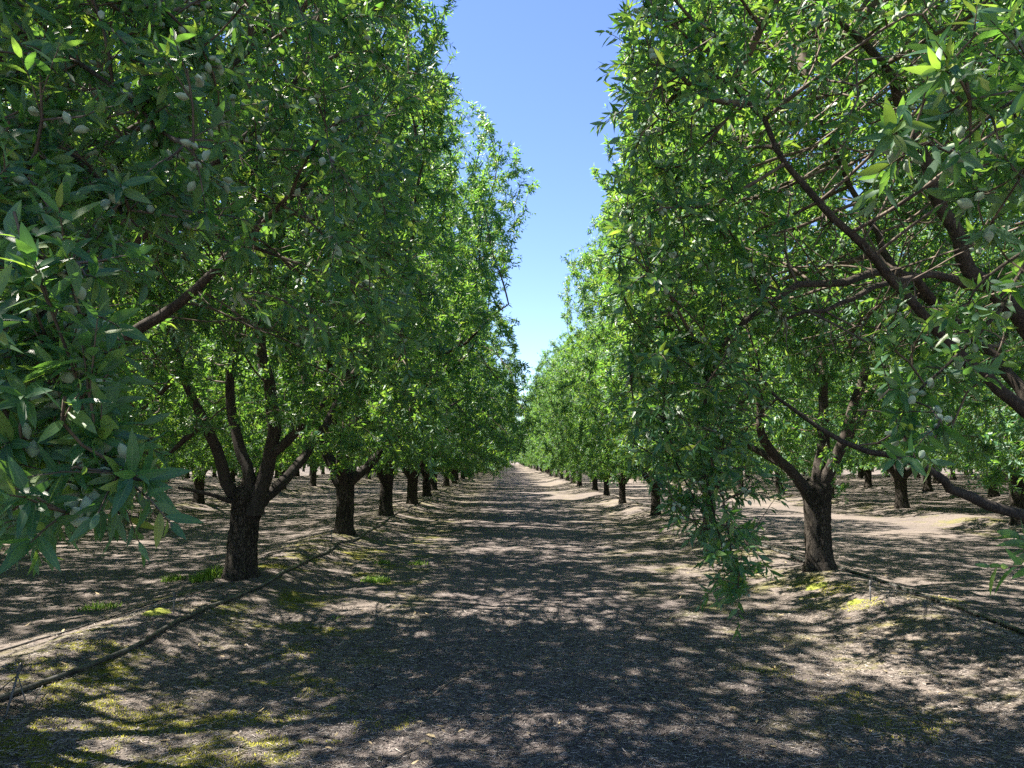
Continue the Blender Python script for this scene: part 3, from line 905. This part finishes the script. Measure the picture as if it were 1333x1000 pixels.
res = build_tree_meshes(15, g, ALL - B, zf, base=B, leaf=dict(per_node=1.35, nl=11, size=0.98, tips=5, spray=2.5, droop=0.35, inner=0.08), r_tip=0.0042, kill=0.15, step=0.115, fruits=700, inner=lambda p: (p[:, 0] + 4 > 1.5) & (p[:, 1] < 1.2) & (p[:, 2] < 3.6),
                        shoot_ok=lambda p: (p[:, 0] + B[0] > 0.085 * (p[:, 1] + B[1]) + 0.18) & ~((p[:, 1] < 0.8) & (seen(p + B)[1] > 560) & ((seen(p + B)[0] < np.interp(seen(p + B)[1], [560, 640, 700, 780], [825, 862, 900, 932])) | ((seen(p + B)[0] > 990) & (seen(p + B)[0] < 1100)))))
near_count['NR1'] = res['nleaf']
assemble(res, B, 'almond tree leaning heavy limbs over the right side with a curtain of leaves hanging low', ARNG, 95)

# --- third tree of the right row: straight trunk with vase fork
B = base_at(ROW_R, 10.0)
zf = 1.02
g = []
D0 = 10.0
limb([at(1056, 648, D0), at(1035, 618, 9.9), at(1008, 590, 9.8), at(990, 560, 9.7), at(985, 500, 9.6), at(965, 420, 9.5), at(940, 300, 9.4)], .072, .012)
limb([at(1058, 648, D0), at(1070, 590, D0), at(1072, 520, 10.1), at(1070, 440, 10.2), at(1085, 350, 10.2), at(1075, 230, 10.3)], .085, .014)
limb([at(1060, 648, D0), at(1085, 600, 9.8), at(1108, 545, 9.7), at(1128, 480, 9.6), at(1150, 400, 9.5), at(1190, 300, 9.4)], .08, .014)
limb([at(1060, 648, D0), at(1080, 605, 10.3), at(1120, 540, 10.6), at(1160, 470, 10.8), at(1210, 390, 11), at(1240, 300, 11)], .07, .012)
limb([at(1056, 645, D0), at(1030, 610, 10.3), at(1000, 595, 10.6), at(960, 560, 10.8), at(930, 480, 11)], .07, .02)
limb([at(1072, 520, 10.1), at(1055, 470, 10.0), at(1040, 420, 9.8), at(1025, 340, 9.7)], .05, .018, 1)
A = crown_points(ARNG, 7000, 2.85, 1.35, 7.7, f0=0.36) + B
okA = (A[:, 0] > 0.075 * A[:, 1] + 0.45) & ~((A[:, 1] < 9.6) & (A[:, 2] < 3.0) & (A[:, 0] > 3.0) & (ARNG.random(len(A)) < 0.6))
res = build_tree_meshes(16, g, np.vstack([A[okA], ARNG.uniform([1.25, 6.3, 2.5], [4.6, 8.4, 6.4], (1500, 3))]) - B, zf, leaf=dict(per_node=2.0, nl=12, size=1.05, tips=5, inner=0.25), kill=0.17, step=0.125, fruits=300, trunk_r=0.162, inner=lambda p: (np.hypot(p[:, 0], p[:, 1]) < 1.3) & (p[:, 2] < 4.5))
near_count['NR2'] = res['nleaf']
assemble(res, B, 'almond tree with straight cracked trunk dividing into a vase of limbs, beside the right hose', ARNG, 30)

# ------------------------------------------------------------------ the rest of the orchard: a few kinds, copied
protos = []
for vseed in range(5):
    r_ = np.random.default_rng(100 + vseed)
    zf = 0.80 + 0.05 * r_.random()
    gg = vase_limbs(r_, 2.6, zf, 6.8, 4 + vseed % 2)
    AA = crown_points(r_, 7200, 2.55, 0.78, 6.95, f0=0.34, lump=0.22)
    res = build_tree_meshes(30 + vseed, gg, AA, zf, leaf=dict(per_node=2.2, nl=12, size=1.08, tips=6, inner=0.3, detail=False, stems=False), kill=0.19, step=0.13,
                            fine=False, trunk_r=0.128, fruits=0, inner=lambda p: (np.hypot(p[:, 0], p[:, 1]) < 1.15) & (p[:, 2] < 5.2))
    near_count['V%d' % vseed] = res['nleaf']
    protos.append(res)

ORD = ['', 'first', 'second', 'third', 'fourth', 'fifth', 'sixth', 'seventh', 'eighth', 'ninth', 'tenth', 'eleventh', 'twelfth']
proto_roots = {}
PR = np.random.default_rng(77)


def plant(x, y, sc, label):
    v = int(PR.integers(0, len(protos)))
    if v not in proto_roots:
        o = assemble(protos[v], (0, 0, 0), label, PR); proto_roots[v] = o
    else:
        o = copy_tree(proto_roots[v])
    x += PR.normal(0, 0.10); y += PR.normal(0, 0.15)
    b = base_at(x, y)
    o.location = b
    k = PR.uniform(0.94, 1.06)
    o.scale = (sc[0] * k, sc[0] * k, sc[1] * k * PR.uniform(0.95, 1.05))
    o.rotation_euler = (0, 0, PR.uniform(0, 6.28))
    tag(o, label, 'tree', ORCHARD)
    return o


def row_label(i, words_near, words_far, n=12):
    return words_near % ORD[i] if i <= n else words_far


for i, y in enumerate(TREE_YL[3:]):
    plant(ROW_L + (0.12 if i < 4 else 0), y, (1.36, 1.40) if i < 2 else ((1.32, 1.18) if i < 4 else ((1.30, 1.06) if i < 8 else (1.20, 1.02))), row_label(i + 4, '%s almond tree along the row just left of the dirt track, crown shading the track',
                                               'small far almond tree near the vanishing end of the row left of the track'))
for i, y in enumerate(TREE_YR[3:]):
    plant(ROW_R, y, (0.96, 1.2) if i == 0 else ((0.92, 1.08) if i < 7 else (0.90, 1.06)), row_label(i + 4, '%s almond tree along the row just right of the track, sunlit yellow-green crown',
                                               'small far sunlit almond tree near the vanishing end of the row right of the track'))
for ri, (x, y0, cnt, near, far) in enumerate([
    (-10.4, 5.0, 27, '%s almond tree back in the second row left of the track, beyond the lit aisle', 'far almond tree deep in the second row left of the track'),
    (-17.8, 8.0, 20, '%s almond tree back in the third row left of the track, under dark canopy', 'far almond tree deep in the third row left of the track'),
    (-25.0, 14.0, 12, '%s almond tree back in the fourth row left of the track', 'far almond tree deep in the fourth row left of the track'),
    (11.7, 7.2, 27, '%s almond tree back in the second row right of the track, beyond the dappled aisle', 'far almond tree deep in the second row right of the track'),
    (19.2, 9.5, 20, '%s almond tree back in the third row right of the track, short dark trunk', 'far almond tree deep in the third row right of the track'),
    (26.6, 16.5, 14, '%s almond tree back in the fourth row right of the track', 'far almond tree deep in the fourth row right of the track'),
    (34.0, 22.0, 12, '%s almond tree back in the fifth row right of the track', 'far almond tree deep in the fifth row right of the track'),
    (-32.4, 24.0, 11, '', 'distant almond tree in the fifth row left of the track, seen between trunks'),
    (-39.8, 30.0, 11, '', 'distant almond tree in the sixth row left of the track, seen between trunks'),
    (41.4, 28.0, 11, '', 'distant almond tree in the sixth row right of the track, seen between trunks'),
    (48.8, 34.0, 10, '', 'distant almond tree in the seventh row right of the track, seen between trunks'),
]):
    for i in range(cnt):
        plant(x, y0 + 5.22 * i, (1.30, 1.28) if x < 0 else (1.35, 1.28), row_label(i + 1, near, far, 9 if near else 0))

# ------------------------------------------------------------------ ground sheet
def graded(fine_lo, fine_hi, fstep, lo, hi, growth=1.12):
    a = list(np.arange(fine_lo, fine_hi + 1e-6, fstep))
    s, x = fstep, a[-1]
    while x < hi:
        s *= growth; x += s; a.append(x)
    s, x = fstep, a[0]
    while x > lo:
        s *= growth; x -= s; a.insert(0, x)
    return np.array(a)


gx = graded(-6.5, 7.5, 0.055, -3000, 3000, 1.07)
gy = graded(2.2, 13.0, 0.055, -600, 5000, 1.05)
GX, GY = np.meshgrid(gx, gy)
GZ = ground_z(GX, GY)
V = np.stack([GX, GY, GZ], -1).reshape(-1, 3)
nx, ny = len(gx), len(gy)
i = (np.arange(ny - 1)[:, None] * nx + np.arange(nx - 1)[None, :]).ravel()
gm = mesh_np('ground', V, [np.stack([i, i + 1, i + nx + 1, i + nx], -1)], M_GROUND)
tag(link('ground', gm), None, None, kind='structure')

# ------------------------------------------------------------------ shredded prunings over the ground
LR = np.random.default_rng(9)


def chips(n, xr, yr, lr, wr, ypow=2.0, lift=0.006):
    y = yr[0] + (yr[1] - yr[0]) * LR.random(n) ** ypow
    x = LR.uniform(xr[0], xr[1], n)
    z = ground_z(x, y) + LR.uniform(0.0, lift, n)
    ln = LR.uniform(*lr, n) * LR.uniform(0.6, 1.4, n); w = LR.uniform(*wr, n)
    az = LR.uniform(0, 6.28, n); el = LR.normal(0, 0.16, n)
    ax = np.stack([np.cos(az) * np.cos(el), np.sin(az) * np.cos(el), np.sin(el)], 1)
    sd = np.stack([-np.sin(az), np.cos(az), np.zeros(n)], 1); up_ = np.cross(ax, sd)
    P = np.stack([x, y, z], 1)
    bend = LR.normal(0, 0.12, n)
    vs = []
    for t in (-.5, .5):
        c = P + ax * (t * ln)[:, None] + sd * (bend * ln * (t > 0))[:, None]
        for (a, b) in ((-0.5, 0), (0.5, 0), (0, 0.6)):
            vs.append(c + sd * (a * w)[:, None] + up_ * (b * w)[:, None])
    V = np.stack(vs, 1).reshape(-1, 3)
    b = np.arange(n)[:, None, None] * 6
    q = (b + np.array([(0, 1, 4, 3), (1, 2, 5, 4), (2, 0, 3, 5)])[None]).reshape(-1, 4)
    t = (b + np.array([(0, 2, 1), (3, 4, 5)])[None]).reshape(-1, 3)
    return V, q, t


cv = [chips(85000, (-3.6, 4.2), (2.6, 8.5), (0.014, 0.060), (0.0018, 0.0052), 1.7),
      chips(40000, (-6.5, 7.5), (3.0, 16.0), (0.015, 0.07), (0.002, 0.006), 1.5),
      chips(4500, (-4.0, 5.0), (2.6, 10.0), (0.004, 0.016), (0.006, 0.013), 1.6)]
vs, qs, ts, off = [], [], [], 0
for v, q, t in cv:
    vs.append(v); qs.append(q + off); ts.append(t + off); off += len(v)
lm = mesh_np('shredded_prunings', np.concatenate(vs), [np.concatenate(qs), np.concatenate(ts)], M_LITTER, smooth=False)
tag(link('ground_litter', lm), 'shredded prunings and dry hull bits scattered over the dirt track', 'litter', kind='stuff')

# dry curled leaves lying about
n = 1500
y = 2.7 + 9.5 * LR.random(n) ** 1.5; x = LR.uniform(-5.5, 6.0, n)
P = np.stack([x, y, ground_z(x, y) + 0.010], 1)
az = LR.uniform(0, 6.28, n)
ax_ = norm(np.stack([np.cos(az), np.sin(az), LR.normal(0.05, 0.18, n)], 1))
nr_ = np.array([[0, 0, 1.0]]) + LR.normal(0, 0.35, (n, 3)); nr_[LR.random(n) < .5] *= -1
ln = LR.uniform(0.03, 0.075, n)
V, F = leaf_mesh(P, ax_, nr_, ln, ln * LR.uniform(.25, .4, n), LR, 1)
tag(link('fallen_leaves', mesh_np('fallen_leaves', V, F, M_DRY)), 'dry curled almond leaves scattered over the bare ground', 'litter', kind='stuff')

# a few larger fallen sticks
stick_px = [((460, 905), (487, 917), 'pale stick lying on the shaded track left of its middle', 0.004),
            ((555, 912), (620, 872), 'long dark stick pointing up the track beside a sun fleck', 0.006),
            ((505, 992), (565, 965), 'dark stick at the bottom edge of the track', 0.006),
            ((690, 962), (735, 950), 'thin grey stick across the middle of the track', 0.004),
            ((1240, 885), (1252, 908), 'short pale upright twig on the right berm side', 0.003),
            ((860, 905), (905, 898), 'thin stick beside the sun patch right of the track middle', 0.004),
            ((300, 990), (330, 975), 'crooked stick lying on the mossy ground at lower left', 0.004)]


def on_ground(px, py):
    v = FWD + RGT * ((px - 666.5) / 1000.0) + UPV * ((500 - py) / 1000.0)
    t = 1.0
    for _ in range(60):
        p = np.array([0, 0, CAM_Z]) + v * t
        h = p[2] - float(ground_z(np.array([p[0]]), np.array([p[1]]))[0])
        t += h / max(0.05, -v[2]) * 0.7
    return np.array([0, 0, CAM_Z]) + v * t


for (a, b, lab, r) in stick_px:
    A_, B_ = on_ground(*a), on_ground(*b)
    m = 7
    pts = np.array([A_ + (B_ - A_) * t for t in np.linspace(0, 1, m)]) + LR.normal(0, 0.008, (m, 3))
    pts[:, 2] = ground_z(pts[:, 0], pts[:, 1]) + r + 0.004
    ch = [(pts, np.linspace(r, r * 0.5, m))]
    k = pts[3]; d = pts[4] - pts[3]; sdv = np.array([-d[1], d[0], 0.01]) * 0.9 + d
    ch.append((np.array([k, k + sdv * 0.6, k + sdv * 1.1 + [0, 0, .008]]), np.array([r * .6, r * .5, r * .3])))
    v, f = tubes(ch, 6)
    o0 = pts[0]
    o = link('fallen_stick', mesh_np('fallen_stick', v - o0, f, M_STICK), None, o0)
    tag(o, lab, 'stick', 'fallen sticks on the ground')

# ------------------------------------------------------------------ irrigation hoses along the rows
def hose(xs_ys, r, label, name='irrigation_hose', seed=1):
    pts = resample([(x, y, 0) for x, y in xs_ys], 0.18)
    rr = np.random.default_rng(seed)
    pts[:, 0] += 0.06 * (vnoise(pts[:, 1] * 0.8, pts[:, 1] * 0, seed) - .5) * 2
    pts[:, 2] = ground_z(pts[:, 0], pts[:, 1])
    z = pts[:, 2].copy()
    for _ in range(3): z = np.maximum(z, (np.roll(z, 1) + z + np.roll(z, -1)) / 3)
    z[0] = pts[0, 2]; z[-1] = pts[-1, 2]
    pts[:, 2] = z + r * 0.8
    v, f = tubes([(pts, np.full(len(pts), r))], 12)
    o = link(name, mesh_np(name, v, f, M_HOSE)); tag(o, label, 'hose')
    return pts


HL = hose([(-3.12, 3.4), (-3.06, 4.6), (-2.98, 6.5), (-2.90, 8.4), (-2.86, 9.7), (-2.92, 12), (-2.85, 15), (-2.95, 20), (-2.9, 28), (-2.9, 45), (-2.9, 80)], 0.0185,
          'black weathered irrigation hose lying along the left berm past the thick forked trunk', seed=3)
HR = hose([(4.05, 5.0), (4.20, 5.8), (4.40, 7.0), (4.52, 8.4), (4.45, 9.6), (4.25, 11.5), (4.15, 13), (4.3, 17), (4.3, 24), (4.3, 40), (4.3, 80)], 0.022,
          'grey-sheened irrigation hose curving along the right berm past the straight trunk', seed=5)
hose([(-3.35, 9.2), (-3.62, 8.2), (-3.75, 7.4), (-4.05, 6.6), (-4.5, 5.9), (-4.95, 5.4)], 0.008,  # thin tube added to draw the dark, shadowed edge of a furrow
     'thin dark tube added to mark a furrow edge, left of the thick trunk', 'furrow_edge_line', 8)


def stake(p, tilt, h, label, feed=None):
    root = bpy.data.objects.new('sprinkler_stake', None); COL.objects.link(root)
    root.location = p; tag(root, label, 'stake', 'stakes along the irrigation hoses')
    t = np.array([tilt[0], tilt[1], 1.0]); t /= np.linalg.norm(t)
    v, f = tubes([(np.array([-t * 0.05, t * h * 0.5, t * h]), np.array([.006, .007, .0075]))], 8)
    link('post', mesh_np('post', v, f, M_STAKE), root)
    e = t * h
    v, f = tubes([(np.array([e - t * .004, e + t * .012, e + t * .03, e + t * .045]), np.array([.013, .016, .012, .006]))], 10)
    link('sprinkler_head', mesh_np('sprinkler_head', v, f, M_HOSE), root)
    if feed is not None:
        for q in feed:
            pts = resample([e * .9] + [np.asarray(x) - p for x in q], 0.04)
            v, f = tubes([(pts, np.full(len(pts), .0035))], 6)
            link('feed_tube', mesh_np('feed_tube', v, f, M_STAKE), root)


p = on_ground(8, 930); q = HL[np.argmin(np.abs(HL[:, 1] - 4.75))]
stake(p, (0.10, 0.25, 1), 0.24, 'grey stake leaning on the hose with thin feed tubes, near the left corner',
      [[(p + q) / 2 + [0.03, 0, .12], q + [0, 0, .02]], [p + [0.10, .05, .03], q + [0.12, 0.35, .0]]])
p = on_ground(226, 799)
stake(p, (0.0, 0.0, 1), 0.16, 'short black stake upright beside the hose and the bright moss clump')
p = on_ground(1133, 783)
stake(p, (0.04, 0.0, 1), 0.17, 'pale stake standing against the hose on the right berm', [[HR[np.argmin(np.abs(HR[:, 1] - p[1] - .1))] + [0, 0, .02]]])
p = on_ground(432, 706)
stake(p, (-0.06, 0.05, 1), 0.17, 'small stake by the second trunk along the left hose')

# ------------------------------------------------------------------ grass tufts and moss
def tuft(px, py, rad, nb, h, label):
    c = on_ground(px, py)
    n = nb
    r = rad * np.sqrt(LR.random(n)); th = LR.uniform(0, 6.28, n)
    x = c[0] + r * np.cos(th); y = c[1] + r * np.sin(th); z = ground_z(x, y)
    P = np.stack([x, y, z - 0.01], 1) - c
    az = LR.uniform(0, 6.28, n); ln = h * LR.uniform(0.5, 1.3, n) * (1.1 - 0.5 * r / rad)
    out = np.stack([np.cos(az), np.sin(az), np.zeros(n)], 1); sd = np.stack([-np.sin(az), np.cos(az), np.zeros(n)], 1)
    be = LR.uniform(0.2, 0.9, n); w = LR.uniform(0.0035, 0.007, n)
    vs = []
    for (t, k) in ((0, 1), (.45, .85), (.8, .5), (1, .05)):
        cpt = P + out * (be * t * t * ln)[:, None] + np.array([0, 0, 1]) * (ln * t * (1 - .35 * be * t))[:, None]
        vs.append(cpt - sd * (w * k)[:, None]); vs.append(cpt + sd * (w * k)[:, None])
    V = np.stack(vs, 1).reshape(-1, 3)
    b = np.arange(n)[:, None, None] * 8
    q = (b + np.array([(0, 1, 3, 2), (2, 3, 5, 4), (4, 5, 7, 6)])[None]).reshape(-1, 4)
    o = link('grass_tuft', mesh_np('grass_tuft', V, [q], M_GRASS, smooth=True), None, c)
    tag(o, label, 'grass tuft', 'grass tufts on the orchard floor')


tuft(276, 752, 0.26, 460, 0.17, 'bright green grass tuft just left of the thick forked trunk')
tuft(226, 756, 0.16, 160, 0.13, 'sparse grass tuft between the thick trunk and the hanging spray')
tuft(128, 793, 0.22, 200, 0.10, 'low grass tuft under the tip of the hanging spray')
tuft(489, 757, 0.2, 420, 0.10, 'dense green grass tuft on the shaded left side of the track')
tuft(497, 734, 0.15, 150, 0.09, 'small grass tuft just beyond the dense tuft beside the track')
tuft(545, 735, 0.17, 140, 0.09, 'thin grass tuft nearest the middle of the track')
tuft(437, 805, 0.10, 60, 0.04, 'tiny grass sprout in front of the thick trunk on bare soil')
tuft(857, 585 + 92, 0.12, 60, 0.06, 'weed tuft at the foot of the trunk behind the leaf curtain')


def moss(px, py, sx, sy, hh, label):
    c = on_ground(px, py)
    n = 22; u = np.linspace(-1, 1, n); X, Y = np.meshgrid(u, u)
    rr = np.sqrt(X ** 2 + Y ** 2) * (0.85 + 0.4 * vnoise(X * 2.2 + px, Y * 2.2, 2))
    H = hh * np.clip(1 - rr ** 2, -0.25, 1) + 0.012 * (vnoise(X * 9 + px, Y * 9, 6) - .4)
    x = c[0] + X * sx; y = c[1] + Y * sy
    Z = ground_z(x, y) + H - 0.006
    V = np.stack([x, y, Z], -1).reshape(-1, 3) - c
    i = (np.arange(n - 1)[:, None] * n + np.arange(n - 1)[None]).ravel()
    keep = (rr[:-1, :-1].ravel() < 1.15)
    i = i[keep]
    o = link('moss_clump', mesh_np('moss_clump', V, [np.stack([i, i + 1, i + n + 1, i + n], -1)], M_MOSS), None, c)
    tag(o, label, 'moss', 'moss clumps on the berms')


moss(205, 799, 0.14, 0.16, 0.045, 'bright yellow-green moss clump beside the short black stake')
moss(1062, 763, 0.16, 0.14, 0.022, 'yellow moss clump at the foot of the straight trunk')
moss(1113, 783, 0.10, 0.12, 0.016, 'small moss clump between the straight trunk and the pale stake')

# short upright moss over the patches on the berm shoulders: nobody could count it
def moss_blades(patches):
    vs, n_all = [], 0
    for (px, py, r, dens) in patches:
        c = on_ground(px, py)
        n = int(dens * 9000 * r * r * 4)
        x = c[0] + LR.uniform(-r, r, n) * 1.3; y = c[1] + LR.uniform(-r, r, n)
        d = np.hypot((x - c[0]) / 1.3, y - c[1]) / r
        k = (vnoise(x * 5, y * 5, 21) * 0.6 + vnoise(x * 13, y * 13, 22) * 0.4) - d * 0.55 > 0.18 + 0.12 * LR.random(n)
        x, y = x[k], y[k]; n = len(x)
        z = ground_z(x, y)
        az = LR.uniform(0, 6.28, n); h = LR.uniform(0.006, 0.016, n); w = LR.uniform(0.003, 0.006, n)
        sd_ = np.stack([np.cos(az), np.sin(az), np.zeros(n)], 1); ot = np.stack([-np.sin(az), np.cos(az), np.zeros(n)], 1)
        P = np.stack([x, y, z - 0.002], 1)
        vs.append(np.stack([P - sd_ * w[:, None], P + sd_ * w[:, None], P + ot * w[:, None] * 1.2,
                            P + ot * (h * 0.5)[:, None] + np.array([0, 0, 1]) * h[:, None]], 1).reshape(-1, 3))
        n_all += n
    b = np.arange(n_all)[:, None, None] * 4
    t = (b + np.array([(0, 1, 3), (1, 2, 3), (2, 0, 3)])[None]).reshape(-1, 3)
    o = link('moss', mesh_np('moss', np.concatenate(vs), [t], M_MOSSB, smooth=False))
    tag(o, 'short yellow-green moss in patches along the shaded berm shoulders', 'moss', kind='stuff')


moss_blades([(215, 955, .75, 1), (130, 985, .5, 1), (330, 945, .5, .9), (300, 895, .35, .8), (385, 850, .35, .9), (420, 905, .3, .7), (480, 940, .3, .5),
             (40, 868, .4, 1), (130, 838, .3, .9), (95, 905, .3, .6), (60, 990, .5, .8), (290, 990, .4, .9),
             (1085, 768, .40, .8), (1040, 760, .25, .7), (1120, 790, .3, .7), (1010, 875, .3, .4), (1100, 915, .35, .5), (1190, 945, .35, .5),
             (1225, 780, .3, .4), (480, 715, .3, .4)])

# ------------------------------------------------------------------ the orchard going on far beyond, one mass
def far_orchard():
    fr = np.random.default_rng(55)
    spots = []
    for x, y0 in [(-17.8, 114), (-25, 79), (-32.4, 83), (-39.8, 89), (19.2, 116), (26.6, 92), (34, 87), (41.4, 87), (48.8, 88), (-10.4, 148), (11.7, 150)]:
        spots += [(x, y) for y in np.arange(y0, 225, 5.22)]
    for k in range(8):
        for s_, x0 in ((-1, 47.2), (1, 56.2)):
            xx = x0 + 7.4 * k
            spots += [(s_ * xx, y) for y in np.arange(xx * 1.15, 190, 5.22)]
    lv, lf, tv, off = [], [], [], 0
    for (x, y) in spots:
        x += fr.normal(0, .2); y += fr.normal(0, .2)
        n = 700
        C = crown_points(fr, n, 3.1, 1.35, 8.0, f0=0.55, lump=0.25) + [x, y, 0]
        a = norm(fr.normal(0, 1, (n, 3))); m = norm(fr.normal(0, 1, (n, 3)) + [0, 0, .6])
        ln = fr.uniform(0.22, 0.42, n)
        V, F = leaf_mesh(C, a, m, ln, ln * 0.42, fr, 0)
        lv.append(V); lf.append(F[0] + off); off += len(V)
        for q in range(3):
            e = np.array([fr.normal(0, .8), fr.normal(0, .8), 3.2])
            tv.append((np.array([[x, y, -0.1], [x, y, .5], [x, y, 0.95], [x + e[0], y + e[1], e[2]]]), np.array([.20, .16, .15, .05])))
    v2, f2 = tubes(tv, 6)
    me = mesh_np('far_orchard', np.concatenate(lv + [v2]), [np.concatenate(lf), f2[0] + off, f2[1] + off], M_LEAF, smooth=False)
    me.materials.append(M_TRUNK)
    mi = np.zeros(len(me.polygons), np.int32); mi[sum(len(f) for f in lf):] = 1
    me.polygons.foreach_set('material_index', mi)
    tag(link('far_orchard', me), 'far rows of the almond orchard merging into one dark green mass', 'orchard', kind='stuff')


far_orchard()

# ------------------------------------------------------------------ light and sky
SUN_EL, SUN_AZ = R(59), R(-74)       # azimuth from +Y, negative = to the left
sd = np.array([math.sin(SUN_AZ) * math.cos(SUN_EL), math.cos(SUN_AZ) * math.cos(SUN_EL), math.sin(SUN_EL)])
sun = bpy.data.lights.new('sun', 'SUN'); sun.energy = 5.0; sun.angle = R(0.53); sun.color = (1.0, 0.92, 0.80)
so = bpy.data.objects.new('sun', sun); COL.objects.link(so)
so.rotation_euler = Vector(-sd).to_track_quat('-Z', 'Y').to_euler()
w = bpy.data.worlds.new('World'); scene.world = w; w.use_nodes = True
nt = w.node_tree
bg = next(n for n in nt.nodes if n.type == 'BACKGROUND')
sky = nt.nodes.new('ShaderNodeTexSky'); sky.sky_type = 'NISHITA'; sky.sun_disc = False
sky.sun_elevation = SUN_EL; sky.sun_rotation = SUN_AZ
sky.altitude = 60; sky.air_density = 1.0; sky.dust_density = 0.05; sky.ozone_density = 4.5
hs = nt.nodes.new('ShaderNodeHueSaturation'); hs.inputs['Saturation'].default_value = 1.06; hs.inputs['Hue'].default_value = 0.513
nt.links.new(sky.outputs[0], hs.inputs['Color']); nt.links.new(hs.outputs[0], bg.inputs[0]); bg.inputs[1].default_value = 0.067

vs_ = scene.view_settings
scene.display_settings.display_device = 'sRGB'
vs_.view_transform = 'Standard'; vs_.look = 'None'; vs_.gamma = 1.0; vs_.use_curve_mapping = False
vs_.exposure = 2.17
c = scene.cycles
c.max_bounces = 7; c.diffuse_bounces = 4; c.glossy_bounces = 2; c.transmission_bounces = 4; c.transparent_max_bounces = 4
c.use_adaptive_sampling = True; c.adaptive_threshold = 0.008
c.use_denoising = False
scene.render.filter_size = 1.1
c.caustics_reflective = False; c.caustics_refractive = False
scene.render.use_persistent_data = False
print('SCRIPT', round(time.time() - T0, 1), near_count)
